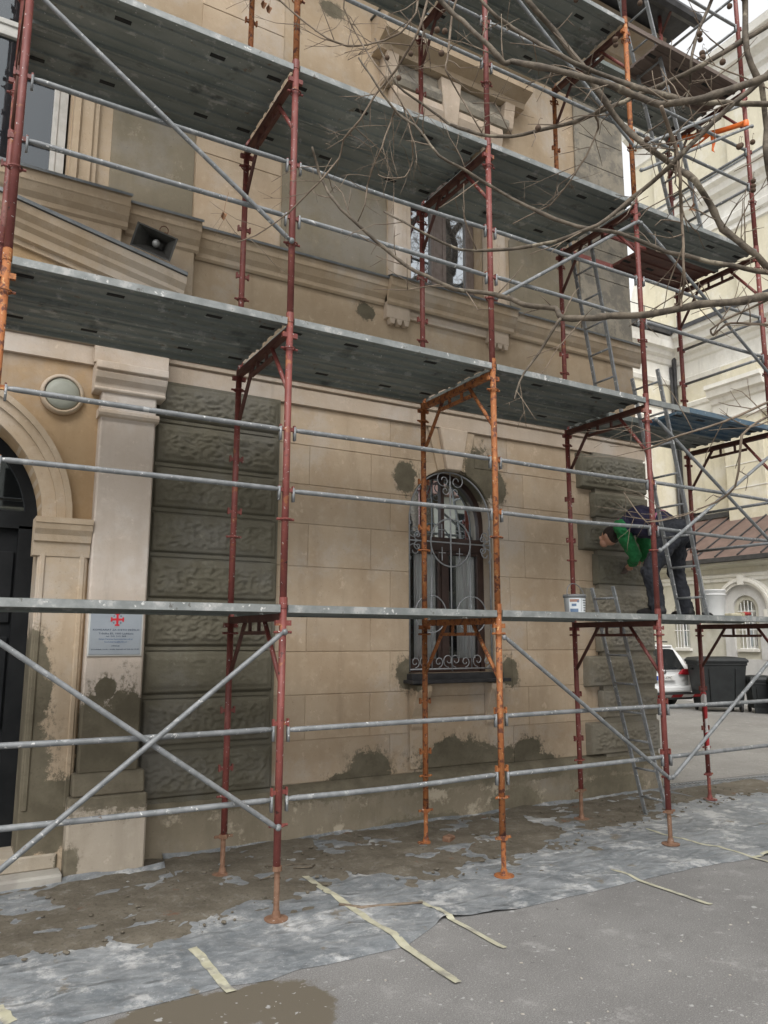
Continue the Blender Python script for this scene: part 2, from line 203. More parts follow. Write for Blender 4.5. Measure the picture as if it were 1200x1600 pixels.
M['twig'] = surf('twig_bark', (.14, .105, .075), (.21, .165, .12), 20, .8)
M['ball'] = surf('seed_ball', (.07, .045, .03), (.11, .07, .045), 60, .9)
M['leaf'] = surf('dry_leaf', (.19, .09, .045), (.27, .14, .07), 20, .8)
# ------------------------------------------------------------------ mesh helpers
class MB:
    def __init__(s): s.v = []; s.f = []; s.mi = []; s.cur = 0
    def add(s, vs, fs):
        o = len(s.v); s.v += [tuple(x) for x in vs]; s.f += [tuple(i+o for i in f) for f in fs]; s.mi += [s.cur]*len(fs); return s
    def box(s, x0, x1, y0, y1, z0, z1):
        return s.add([(x0,y0,z0),(x1,y0,z0),(x1,y1,z0),(x0,y1,z0),(x0,y0,z1),(x1,y0,z1),(x1,y1,z1),(x0,y1,z1)],
                     [(0,3,2,1),(4,5,6,7),(0,1,5,4),(1,2,6,5),(2,3,7,6),(3,0,4,7)])
    def bar(s, a, b, w, h, up=(0,0,1)):
        a = Vector(a); b = Vector(b); d = (b-a).normalized(); sd_ = d.cross(Vector(up))
        if sd_.length < 1e-4: sd_ = d.cross(Vector((0,1,0)))
        sd_.normalize(); u_ = sd_.cross(d).normalized()
        vs = [p + sd_*(w/2*i) + u_*(h/2*j) for p in (a, b) for i, j in ((-1,-1),(1,-1),(1,1),(-1,1))]
        return s.add(vs, [(0,1,2,3),(7,6,5,4),(0,4,5,1),(1,5,6,2),(2,6,7,3),(3,7,4,0)])
    def tube(s, pts, r, n=8, closed=False):
        pts = [Vector(p) for p in pts]; k = len(pts); rs = r if isinstance(r, (list, tuple)) else [r]*k
        vs = []; ref = None
        for i, p in enumerate(pts):
            if closed: t = pts[(i+1) % k] - pts[i-1]
            else: t = pts[min(i+1, k-1)] - pts[max(i-1, 0)]
            t.normalize()
            if ref is None:
                ref = t.orthogonal()
            ref = (ref - t*ref.dot(t))
            if ref.length < 1e-6: ref = t.orthogonal()
            ref.normalize(); b = t.cross(ref)
            for j in range(n):
                a = 2*math.pi*j/n
                vs.append(p + (ref*math.cos(a) + b*math.sin(a))*rs[i])
        fs = []
        for i in range(k if closed else k-1):
            i2 = (i+1) % k
            for j in range(n):
                fs.append((i*n+j, i*n+(j+1) % n, i2*n+(j+1) % n, i2*n+j))
        if not closed: fs += [tuple(range(n-1, -1, -1)), tuple((k-1)*n+j for j in range(n))]
        return s.add(vs, fs)
    def cyl(s, a, b, r, n=10): return s.tube([a, b], r, n)
    def prism(s, poly, fn, a, b):
        """poly: 2-D outline; fn(p, t) gives the 3-D point at extrusion t."""
        n = len(poly); vs = [fn(p, a) for p in poly] + [fn(p, b) for p in poly]
        fs = [tuple(range(n-1, -1, -1)), tuple(range(n, 2*n))] + [(i, (i+1) % n, n+(i+1) % n, n+i) for i in range(n)]
        return s.add(vs, fs)
    def lathe(s, prof, c=(0,0,0), n=24, axis='z'):
        vs = []; k = len(prof)
        for (r_, h) in prof:
            for j in range(n):
                a = 2*math.pi*j/n; x, y = r_*math.cos(a), r_*math.sin(a)
                vs.append({'z': (c[0]+x, c[1]+y, c[2]+h), 'y': (c[0]+x, c[1]+h, c[2]+y), 'x': (c[0]+h, c[1]+x, c[2]+y)}[axis])
        fs = [(i*n+j, i*n+(j+1) % n, (i+1)*n+(j+1) % n, (i+1)*n+j) for i in range(k-1) for j in range(n)]
        fs += [tuple(range(n-1, -1, -1)), tuple((k-1)*n+j for j in range(n))]
        return s.add(vs, fs)
    def ball(s, c, rx, ry=None, rz=None, nu=12, nv=8, rot=None):
        ry = ry or rx; rz = rz or rx; vs = []
        for i in range(nv+1):
            t = math.pi*i/nv
            for j in range(nu):
                a = 2*math.pi*j/nu; p = Vector((rx*math.sin(t)*math.cos(a), ry*math.sin(t)*math.sin(a), rz*math.cos(t)))
                if rot: p = rot @ p
                vs.append(Vector(c)+p)
        return s.add(vs, [(i*nu+j, (i+1)*nu+j, (i+1)*nu+(j+1) % nu, i*nu+(j+1) % nu) for i in range(nv) for j in range(nu)])
    def build(s, name, mat, parent=None, smooth=False, bevel=0.0, seg=1, weld=False):
        me = bpy.data.meshes.new(name); me.from_pydata(s.v, [], s.f)
        if weld:
            import bmesh
            bm = bmesh.new(); bm.from_mesh(me); bmesh.ops.remove_doubles(bm, verts=bm.verts, dist=1e-5)
            bmesh.ops.recalc_face_normals(bm, faces=bm.faces); bm.to_mesh(me); bm.free()
        for x in (mat if isinstance(mat, (list, tuple)) else [mat]): me.materials.append(x)
        if isinstance(mat, (list, tuple)) and not weld: me.polygons.foreach_set('material_index', s.mi)
        if smooth: me.polygons.foreach_set('use_smooth', [True]*len(me.polygons))
        o = link(name, me, parent)
        if bevel:
            b = o.modifiers.new('bevel', 'BEVEL'); b.width = bevel; b.segments = seg; b.limit_method = 'ANGLE'
        return o
def link(name, me, parent=None):
    o = bpy.data.objects.new(name, me); COL.objects.link(o)
    if parent is not None:
        o.parent = parent
        if parent.type == 'EMPTY' and not parent.get('_local'): o.matrix_parent_inverse = Matrix.Translation(parent.location).inverted()
    return o
def thing(name, label, cat, loc=(0,0,0), group=None, local=False):
    o = bpy.data.objects.new(name, None); COL.objects.link(o); o.location = loc; o.empty_display_size = .2
    return tag(o, label, cat, group, local)
def tag(o, label, cat, group=None, local=False):
    o['label'] = label; o['category'] = cat
    if group: o['group'] = group
    if local: o['_local'] = 1
    return o
def kind(o, k): o['kind'] = k; return o
def lab(o, t): o['label'] = t; return o

# ------------------------------------------------------------------ ground
def ground_mat(name, a, b_, dirt=(), specks=True, brown=(.125, .108, .082)):
    mt, nt, b, pos = start(name)
    n1 = noi(nt, pos, .8, 6, .6); n2 = noi(nt, pos, 6, 6, .65); n3 = noi(nt, pos, 160, 3, .6)
    col = mix(nt, ramp(nt, n1, .35, .65), a, b_)
    col = mix(nt, ramp(nt, n2, .52, .75, 0, .5), col, tuple(x*.75 for x in a))
    col = mix(nt, ramp(nt, n3, .42, .62, 0, .6), col, tuple(x*.5 for x in a)); col = mix(nt, ramp(nt, noi(nt, pos, 95, 3, .7), .55, .68, 0, .5), col, tuple(min(1, x*1.7) for x in b_)); col = mix(nt, ramp(nt, noi(nt, pos, 38, 4, .7), .60, .7, 0, .35), col, tuple(x*.6 for x in a))
    col = mix(nt, ramp(nt, noi(nt, pos, 3.3, 8, .75), .56, .68, 0, .5), col, tuple(min(1, x*1.45) for x in b_))
    if dirt:
        wob = math_(nt, 'MULTIPLY_ADD', noi(nt, pos, 4.5, 8, .72), 1.5, -.75); dm = None
        for (x, y, rx, ry) in dirt:
            v = nd(nt, 'ShaderNodeVectorMath', {0: pos, 1: (-x, -y, 0)}, operation='ADD').outputs[0]
            v = nd(nt, 'ShaderNodeVectorMath', {0: v, 1: (1/rx, 1/ry, 0)}, operation='MULTIPLY').outputs[0]
            d = nd(nt, 'ShaderNodeVectorMath', {0: v}, operation='LENGTH').outputs['Value']
            dm = d if dm is None else math_(nt, 'MINIMUM', dm, d)
        f = ramp(nt, math_(nt, 'ADD', dm, wob), .9, 1.06, 1, 0)
        col = mix(nt, f, col, brown)
    if specks:
        for sc, t, c in ((6.0, .13, (.42, .42, .41)), (13.0, .15, (.38, .38, .37)), (5.0, .09, (.06, .06, .058)), (22.0, .17, (.34, .34, .33))):
            vv = nd(nt, 'ShaderNodeVectorMath', {0: pos, 1: nd(nt, 'ShaderNodeTexNoise', {'Vector': pos, 'Scale': 25.0}).outputs[1]}, operation='MULTIPLY_ADD')
            vv.inputs[1].default_value = (1, 1, 1)
            nz = nd(nt, 'ShaderNodeTexNoise', {'Vector': pos, 'Scale': 30.0}).outputs[1]
            vm = nd(nt, 'ShaderNodeVectorMath', {0: nz, 1: (.05, .05, .05)}, operation='MULTIPLY').outputs[0]
            p2 = nd(nt, 'ShaderNodeVectorMath', {0: pos, 1: vm}, operation='ADD').outputs[0]
            vo = nd(nt, 'ShaderNodeTexVoronoi', {'Vector': p2, 'Scale': sc}).outputs['Distance']
            gate = ramp(nt, noi(nt, pos, sc*.45, 2), .5, .56)
            col = mix(nt, math_(nt, 'MULTIPLY', ramp(nt, vo, t*.7, t, .8, 0), gate), col, c)
    nt.links.new(col, b.inputs['Base Color']); b.inputs['Roughness'].default_value = .88; b.inputs['Specular IOR Level'].default_value = .3
    bump(nt, b, math_(nt, 'ADD', n3, math_(nt, 'MULTIPLY', n2, .6)), .35, .006)
    return mt
M['asphalt'] = ground_mat('asphalt', (.195, .19, .185), (.25, .245, .238), ((-.75, -.95, .62, .22), (-1.3, -1.1, .5, .3), (-.35, -1.05, .22, .3), (1.15, -2.45, .3, .12)))
M['paving'] = ground_mat('courtyard_paving', (.25, .24, .225), (.31, .30, .282), ((5.9, 1.6, .5, .2), (7.3, 1.4, .7, .15)))
kind(MB().add([(-140,-140,0),(220,-140,0),(220,220,0),(-140,220,0)], [(0,1,2,3)]).build('asphalt_ground', M['asphalt']), 'structure')
def pav(x, y): return (x, y, .004)
kind(MB().add([pav(5.2,2.0), pav(9.0,1.75), pav(26,-.6), pav(60,-5), pav(60,60), pav(5.2,60)], [(0,1,2,3,4,5)]).build('courtyard_paving', M['paving']), 'structure')
# courtyard: rows of setts too far to tell apart stay in the paving; the drain along its edge is built
dr = thing('drain_channel', 'narrow slotted steel drain grate along the edge of the courtyard paving', 'drain', (5.7, 1.8, 0))
mb = MB(); d0 = Vector((5.66, 1.84, .004)); d1 = Vector((13.5, .86, .004)); dd = (d1-d0).normalized(); dn = Vector((-dd.y, dd.x, 0))
mb.bar(d0+dn*.06+Vector((0,0,.006)), d1+dn*.06+Vector((0,0,.006)), .015, .02); mb.bar(d0-dn*.06+Vector((0,0,.006)), d1-dn*.06+Vector((0,0,.006)), .015, .02)
mb.build('grate_frame', M['galv'], dr)
mb = MB()
for i in range(0, 150):
    c = d0 + dd*(i*.052+.02); mb.bar(c-dn*.055+Vector((0,0,.008)), c+dn*.055+dd*.03+Vector((0,0,.008)), .022, .012)
kind(mb.build('grate_bar', M['galv'], dr), 'stuff')

# plastic sheet laid along the foot of the wall
def sheet_front(x):
    for (x0, y0), (x1, y1) in zip(SHEET_EDGE, SHEET_EDGE[1:]):
        if x0 <= x <= x1: return y0 + (y1-y0)*(x-x0)/(x1-x0)
    return SHEET_EDGE[0][1] if x < SHEET_EDGE[0][0] else SHEET_EDGE[-1][1] - .2*(x-SHEET_EDGE[-1][0])
def rid(p): return 1-abs(noise.noise(p))*2
def sheet_z(x, y, edge):
    z = .009 + .012*max(0, rid((x*.9+y*2.1, y*1.1-x*.5, 21))-.7)*2.5 + .012*max(0, noise.noise((x*1.1, y*2.2, 3))) + .012*max(0, rid((x*1.6+y*1.2, y*1.4-x*.7, 9))-.55)*1.6 + .004*noise.noise((x*9, y*9, 1))
    z += .007*max(0, rid((x*3.1-y*2.4, y*2.9+x*1.3, 4))-.6)*2
    if edge < .10: z += .016*max(0, noise.noise((x*2.7, 0, 7))-.12)*(1-edge/.10)
    if edge < .09: z = .003 + (z-.003)*(edge/.09 if noise.noise((x*1.3, 3, 3)) < .18 else 1)
    return max(z, .003)
def sheet_mat():
    mt, nt, b, pos = start('plastic_sheet')
    n1 = noi(nt, pos, 2.2, 7, .68); n2 = noi(nt, pos, 9, 7, .7, (1, 1.6, 1)); n3 = noi(nt, pos, 60, 3, .7)
    col = mix(nt, ramp(nt, n1, .3, .7), (.125, .14, .152), (.225, .238, .248))
    col = mix(nt, ramp(nt, n2, .42, .75, 0, .6), col, (.34, .353, .36)); col = mix(nt, ramp(nt, noi(nt, pos, 26, 6, .75), .5, .68, 0, .55), col, (.29, .30, .305))
    col = mix(nt, ramp(nt, noi(nt, pos, 2.6, 9, .8), .50, .63, 0, .9), col, (.47, .472, .468))
    col = mix(nt, ramp(nt, noi(nt, pos, 3.4, 7, .7, (1.1, 1, 1)), .60, .66, 0, .9), col, (.17, .15, .12))
    col = mix(nt, ramp(nt, n3, .62, .7, 0, .6), col, (.45, .46, .47))
    nt.links.new(col, b.inputs['Base Color']); b.inputs['Roughness'].default_value = .55; b.inputs['Specular IOR Level'].default_value = .35
    wr = nd(nt, 'ShaderNodeTexNoise', {'Vector': nd(nt, 'ShaderNodeVectorMath', {0: pos, 1: (1.6, 3.2, 1)}, operation='MULTIPLY').outputs[0], 'Scale': 2.4, 'Detail': 6.0, 'Roughness': .6, 'Distortion': .8}, noise_type='RIDGED_MULTIFRACTAL')
    bump(nt, b, math_(nt, 'ADD', wr.outputs[0], math_(nt, 'MULTIPLY', n2, .5)), .8, .035); return mt
M['sheet'] = sheet_mat()
XS = np.arange(-4.2, 7.6, .045); NV = 62
mb = MB(); vs = []
for x in XS:
    yf = sheet_front(x) + .012*noise.noise((x*5, 2, 2)); yb = 1.70 if x < 5.4 else 1.15 + .2*noise.noise((x*1.5, 0, 0))
    if x < -.3: yb = 1.44
    for j in range(NV):
        t = j/(NV-1); y = yf + (yb-yf)*t
        z = sheet_z(x, y, y-yf)
        if y > yb-.06 and x < 5.4: z += (y-yb+.06)*(.6 + .5*noise.noise((x*2, 5, 5)))
        vs.append((x, y, z))
nx = len(XS)
mb.add(vs, [(i*NV+j, (i+1)*NV+j, (i+1)*NV+j+1, i*NV+j+1) for i in range(nx-1) for j in range(NV-1)])
sh = mb.build('plastic_sheet', M['sheet'], None, smooth=True)
tag(sh, 'crumpled grey plastic sheet spread on the asphalt under the scaffold', 'plastic sheet')
# mortar droppings lying on the sheet
def mort_mat():
    mt, nt, b, pos = start('mortar_droppings')
    n1 = noi(nt, pos, 3, 7, .7); n2 = noi(nt, pos, 40, 5, .7)
    col = mix(nt, ramp(nt, n1, .35, .65), (.115, .10, .077), (.165, .146, .115))
    col = mix(nt, ramp(nt, n2, .5, .72, 0, .75), col, (.07, .06, .047)); col = mix(nt, ramp(nt, noi(nt, pos, 14, 6, .75), .52, .66, 0, .6), col, (.21, .195, .17))
    col = mix(nt, ramp(nt, noi(nt, pos, 6, 8, .75), .60, .70, 0, .7), col, (.27, .26, .235))
    col = mix(nt, ramp(nt, noi(nt, pos, 4.2, 6, .7), .63, .68, 0, .8), col, (.17, .09, .06))
    nt.links.new(col, b.inputs['Base Color']); b.inputs['Roughness'].default_value = .95; b.inputs['Specular IOR Level'].default_value = .2
    bump(nt, b, math_(nt, 'ADD', n2, n1), .6, .012); return mt
M['mortar'] = mort_mat()
def mort_edge(x): return np.interp(x, [-4, -1.5, -.5, .1, .6, 1.1, 2.2, 2.9, 3.5, 4.9, 5.6, 7], [.1, .12, .05, .3, .5, .26, .3, .42, .68, .85, 1.0, 1.1])
mb = MB(); vs = []; XM = np.arange(-4.2, 7.0, .04); NY = 52
for x in XM:
    e = mort_edge(x)
    for j in range(NY):
        y = -.25 + 1.96*j/(NY-1)
        if x > 5.3: y = min(y, 1.6)
        h = .013 + .02*max(-1, min(.45, (y-e)*2.2)) + .02*noise.noise((x*1.7, y*2.5, 0)) + .010*noise.noise((x*6, y*7, 2)) + .007*noise.noise((x*17, y*17, 5)) + .004*noise.noise((x*34, y*34, 5))
        h += .012*max(0, noise.noise((x*2.1, y*2.1, 8))-.25)*4*(1 if y > e+.2 else 0)
        if y > 1.5: h += .03*(y-1.5)*(1+noise.noise((x*3, 0, 0)))
        vs.append((x, y, h))
mb.add(vs, [(i*NY+j, (i+1)*NY+j, (i+1)*NY+j+1, i*NY+j+1) for i in range(len(XM)-1) for j in range(NY-1)])
kind(mb.build('mortar_dirt', M['mortar'], None, smooth=True), 'stuff')
mb = MB()
for i in range(420):
    x = random.uniform(-3, 6.2); y = random.uniform(mort_edge(x)-.15, 1.6); r = random.choice((.004, .006, .008, .011, .015))
    q = Matrix.Rotation(random.uniform(0, 6), 3, 'Z')
    mb.ball((x, y, .026+r*.3), r*random.uniform(.8, 1.8), r, r*.7, 6, 4, q)
kind(mb.build('mortar_debris', M['mortar'], None), 'stuff')
mb = MB()
for i in range(260):                          # grit and chips trodden over the asphalt
    x = random.uniform(-1.6, 4.5); y = random.uniform(-2.9, -.3)
    if y > sheet_front(x)-.02: continue
    r = random.choice((.0025, .0035, .005, .008))
    mb.ball((x, y, r*.3), r*random.uniform(.8, 1.7), r, r*.6, 6, 4, Matrix.Rotation(random.uniform(0, 6), 3, 'Z'))
kind(mb.build('grit', M['stone'], None), 'stuff')
# masking tape strips
TL = ['long doubled yellow masking tape strip running from the mortar onto the bare asphalt', 'narrow yellow tape strip holding the sheet beside a small fold, between two longer strips',
      'short pale tape strip on the sheet edge below the arched window post', 'long thin pale tape strip crossing the sheet past the corner post base',
      'wide short tape piece stuck on the sheet near its muddy end', 'scrap of pale tape at the muddy end of the sheet', 'short tape stub crossing the end of a thin strip on the sheet',
      'second tape layer slightly askew on top of the long doubled strip']
for (x0, y0, x1, y1, w), L_ in zip(TAPES, TL):
    n = 26; mb = MB(); d = Vector((x1-x0, y1-y0, 0)).normalized(); nn = Vector((-d.y, d.x, 0)); vs = []
    lift = .003 if 'second' not in L_ else .006
    for i in range(n):
        t = i/(n-1); p = Vector((x0+(x1-x0)*t, y0+(y1-y0)*t, 0)) + nn*.006*noise.noise((t*4+x0, 0, 0))
        ww = w*(.5+.04*noise.noise((t*12, x0, 1)))
        for sgn in (-1, 1):
            q = p + nn*sgn*ww; yf = sheet_front(q.x)
            z = max(.004, (sheet_z(q.x, q.y, q.y-yf) if q.y > yf-.01 else .002), (.014 if q.y > mort_edge(q.x)-.1 else 0)) + lift
            vs.append((q.x + (.01*random.random() if i in (0, n-1) else 0), q.y, z))
    o = mb.add(vs, [(2*i, 2*i+1, 2*i+3, 2*i+2) for i in range(n-1)]).build('masking_tape', M['tape'])
    so_ = o.modifiers.new('thickness', 'SOLIDIFY'); so_.thickness = .0012
    tag(o, L_, 'tape', 'tape strips holding the plastic sheet')
o = MB().tube(STICK, [.009, .011, .010, .007], 7).build('wooden_stick', M['twig'], None, True)
tag(o, 'thin brown stick lying across the tape on the plastic sheet', 'stick')
for (pts, L_) in (([(.33,1.05,.03),(.45,.98,.035),(.56,.99,.03),(.66,.92,.03)], 'dark forked twig lying in the mortar behind the first post'), ([(.5,.9,.03),(.62,.83,.04),(.68,.90,.03)], 'short bent twig in the mortar beside the forked one'), ([(.18,.75,.03),(.27,.78,.035),(.33,.73,.03)], 'small twig close beside the foot of the red back post')):
    o = MB().tube(pts, .006, 6).build('fallen_twig', M['bark'], None, True); tag(o, L_, 'twig')
bk = MB().box(-.06, .06, -.035, .035, 0, .05).build('brick_fragment', M['rusty'], None, bevel=.008); bk.location = (1.99, 1.0, .018); bk.rotation_euler = (.1, .05, .5)
tag(bk, 'broken brown brick piece beside an orange post base', 'brick')

# ------------------------------------------------------------------ the house
HX1 = 5.46                                   # its corner
house = thing('town_house', 'old beige plastered town house under repair behind the scaffold', 'house', (0, 4, 0))
def wall_holes(mb, x0, x1, z0, z1, y0, y1, holes):
    xs = sorted({x0, x1, *[h[0] for h in holes], *[h[1] for h in holes]}); zs = sorted({z0, z1, *[h[2] for h in holes], *[h[3] for h in holes]})
    for a, b in zip(xs, xs[1:]):
        for c_, d in zip(zs, zs[1:]):
            if not any(h[0] <= a and b <= h[1] and h[2] <= c_ and d <= h[3] for h in holes): mb.box(a, b, y0, y1, c_, d)
def arch_over(mb, cx, rad, zs, zt, y0, y1, n=28):
    """wall between a semicircle and the level zt, over the full width of the opening"""
    P = [(cx+rad*math.cos(math.pi*i/n), zs+rad*math.sin(math.pi*i/n)) for i in range(n+1)]
    for (xa, za), (xb, zb) in zip(P, P[1:]):
        mb.add([(xa,y0,za),(xb,y0,zb),(xb,y0,zt),(xa,y0,zt),(xa,y1,za),(xb,y1,zb),(xb,y1,zt),(xa,y1,zt)], [(0,1,2,3),(4,7,6,5),(0,4,5,1)])
def ring(mb, cx, zs, r0, r1, y0, y1, a0=0, a1=180, n=32):
    for i in range(n):
        A = [R(a0+(a1-a0)*k/n) for k in (i, i+1)]
        vs = [(cx+r*math.cos(a), y, zs+r*math.sin(a)) for y in (y0, y1) for a in A for r in (r0, r1)]
        fs = [(0,1,3,2),(4,6,7,5),(0,2,6,4),(1,5,7,3)]
        if i == 0: fs.append((0,4,5,1))
        if i == n-1: fs.append((2,3,7,6))
        mb.add(vs, fs)
def strip(name, prof, x0, x1, mat, parent=None, bevel=0.0):
    return MB().prism(prof, lambda p, t: (t, p[0], p[1]), x0, x1).build(name, mat, parent or house, bevel=bevel)
WCX, WR, WZS, WZB = 2.60, .53, 2.97, 1.40    # arched window
DCX, DR, DZS = -2.23, .88, 2.65              # door arch
LX = -8.0
mb = MB(); YF = 1.764
wall_holes(mb, -.95, HX1, -.3, 4.4, YF, 2.15, [(WCX-WR, WCX+WR, WZB, WZS+WR+.02)])
arch_over(mb, WCX, WR, WZS, WZS+WR+.02, YF, 2.15)
for xa, xb in ((WCX-WR-.001, WCX-WR), ): pass
w_ = mb.build('wall', M['joint'], house)
lab(w_, 'plain ground floor wall with fine scored joints')
mb = MB(); wall_holes(mb, LX, -.95, -.3, 4.4, 1.62, 2.15, [(DCX-DR, DCX+DR, -.3, DZS+DR+.02)])
arch_over(mb, DCX, DR, DZS, DZS+DR+.02, 1.62, 2.15)
lab(mb.build('wall', M['ochre'], house), 'ochre wall round the arched doorway')
mb = MB(); wall_holes(mb, LX, HX1, 4.4, 9.7, 1.78, 2.15, [(-3.1, -1.34, 5.5, 7.5), (2.07, 3.09, 5.46, 7.45)])
lab(mb.build('wall', M['beige'], house), 'upper storey wall')
mb = MB(); mb.box(HX1-.38, HX1, 2.15, 13.8, -.3, 9.7); mb.box(LX, HX1, 13.8, 14.1, -.3, 9.7); mb.box(LX, LX+.3, 2.15, 13.8, -.3, 9.7)
lab(mb.build('wall', M['beige'], house), 'side and rear walls')
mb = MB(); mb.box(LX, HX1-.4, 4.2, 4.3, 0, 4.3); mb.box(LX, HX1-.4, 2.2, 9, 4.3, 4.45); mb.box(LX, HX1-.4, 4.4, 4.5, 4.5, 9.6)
mb.build('interior_wall', M['dark'], house)  # black walls stand in for the gloom behind the panes

# ---- ashlar blocks: courses of plaster blocks 14 mm proud of the joints
ZC = [.47, .84, 1.235, 1.62, 2.01, 2.40, 2.80, 3.175, 3.555, 3.935]
def arch_z(x):
    d = abs(x-WCX)
    return WZS + math.sqrt(max(0, (WR+.004)**2-d*d)) if d < WR+.004 else -9
def block(x0, x1, z0, z1, mat, name='ashlar_block', y=1.757, g=.003, parent=None):
    x0 += g; x1 -= g; z0 += g; z1 -= g
    fn = lambda p, t: (p[0], t, p[1])
    lo, hi = WCX-WR-.004, WCX+WR+.004
    if x1 <= lo or x0 >= hi or z1 < WZB or z0 > WZS+WR:
        poly = [(x0,z0),(x1,z0),(x1,z1),(x0,z1)]
    else:
        # part of the block beside or over the opening
        segs = []
        left = x0 < lo; 
        if z1 <= WZS:
            if left: poly = [(x0,z0),(min(x1,lo),z0),(min(x1,lo),z1),(x0,z1)]
            else: poly = [(max(x0,hi),z0),(x1,z0),(x1,z1),(max(x0,hi),z1)]
        else:
            N = 14; xa, xb = x0, x1
            pts = []
            xl = sorted([xa+(xb-xa)*i/N for i in range(N+1)] + [q for e in (lo, hi) for q in (e-1e-5, e+1e-5) if xa < q < xb])
            for x in xl:
                zz = max(z0, arch_z(x))
                if WZB < z0 < WZS and lo < x < hi and arch_z(x) < z0: zz = z0
                if zz < z1-.003: pts.append((x, zz))
            # the exact crossing with the top edge
            if len(pts) < 2: return None
            h = math.sqrt(max(0, (WR+.004)**2-(z1-WZS)**2)) if z1 < WZS+WR else 0
            if pts[0][0] > xa+1e-6: pts.insert(0, (WCX+h, z1))
            if pts[-1][0] < xb-1e-6: pts.append((WCX-h, z1))
            top = [(p[0], z1) for p in (pts[-1], pts[0])]
            poly = pts + [t for t in top if t not in (pts[0], pts[-1])]
    mb = MB().prism(poly, fn, y, y+.016)
    return mb.build(name, mat, parent or house, bevel=.004)
RX = .63; QX = 4.40
for i, (za, zb) in enumerate(zip(ZC, ZC[1:])):
    long_ = (i % 2 == 0)                         # odd and even courses break joint
    js = [RX, 1.85, 3.35, 4.62] if long_ else [RX, .96, 1.63, 3.57, 4.24, 4.62]
    if zb <= WZB+.05: js = ([RX, .96, 1.63, 2.05, 3.15, 3.57, 4.24, 4.62] if not long_ else [RX, 1.85, 2.05, 3.15, 3.35, 4.62])
    for a, b in zip(js, js[1:]):
        lo, hi = WCX-WR, WCX+WR
        if zb <= WZB+.05 and a == 2.05: continue  # apron panel under the window
        if za < 1.40 and za > 1.2:
            block(a, b, za, zb, M['block']) if (b <= lo or a >= hi) else (block(a, lo, za, zb, M['block']), block(hi, b, za, zb, M['block']))
        elif zb <= WZS+.02 and a < lo and b > hi:
            block(a, lo, za, zb, M['block']); block(hi, b, za, zb, M['block'])
        elif a < lo and b > hi:
            if za > WZS+WR-.05:
                block(a, 2.30, za, zb, M['block']); block(2.90, b, za, zb, M['block'])
            else:
                block(a, 2.42, za, zb, M['block']); block(2.78, b, za, zb, M['block'])
        else: block(a, b, za, zb, M['block'])
# keystone group
fnY = lambda p, t: (p[0], t, p[1])
lab(MB().prism([(2.51,3.49),(2.69,3.49),(2.78,3.937),(2.42,3.937)], fnY, 1.69, 1.765).build('keystone', M['cream'], house, bevel=.008), 'pale keystone over the arched window')
for sgn in (-1, 1):
    MB().prism([(WCX+sgn*.095,3.50),(WCX+sgn*.185,3.477),(WCX+sgn*.30,3.937),(WCX+sgn*.185,3.937)][::sgn], fnY, 1.735, 1.765).build('voussoir', M['block'], house, bevel=.004)
# apron under the window, sill brackets, sill
mb = MB(); mb.box(2.07, 3.13, 1.742, 1.765, .50, 1.30); mb.build('apron', M['block'], house, bevel=.004)
mb = MB(); mb.box(2.24, 2.96, 1.728, 1.743, .98, 1.18); mb.build('apron_panel', M['block'], house, bevel=.006)
for x in (2.15, 3.05):
    br_ = MB().prism([(1.742,.86),(1.742,1.30),(1.60,1.30),(1.60,1.24),(1.64,1.16),(1.66,1.08),(1.70,1.0),(1.71,.9)], lambda p, t: (t, p[0], p[1]), x-.085, x+.085).build('sill_bracket', M['block'], house, bevel=.006)
    MB().prism([(x-.05,1.24),(x+.05,1.24),(x,1.08)], fnY, 1.60, 1.66).build('bracket_drop', M['block'], br_)
MB().box(2.0, 3.2, 1.58, 2.0, 1.31, 1.345).build('window_sill', M['sillmetal'], house, bevel=.006)
MB().box(2.04, 3.16, 1.66, 1.80, 1.345, 1.40).build('sill_upstand', M['sillmetal'], house)
# ---- socle
mb = MB(); xs = np.arange(-.46, HX1+.03, .04); pr = [(1.685,-.1),(1.685,.40),(1.70,.435),(1.764,.47)]
vs = [(x, y+.006*noise.noise((x*3, z*3, 0))+.004*noise.noise((x*11, z*11, 0)), z) for x in xs for (y, z) in [(1.685,-.1+.5*k/12) for k in range(13)]+pr[2:]]
k = 15; mb.add(vs, [(i*k+j, (i+1)*k+j, (i+1)*k+j+1, i*k+j+1) for i in range(len(xs)-1) for j in range(k-1)])
mb.box(HX1-.02, HX1+.035, 1.69, 13.9, -.1, .42)
mb.build('socle', M['socle'], house, True)

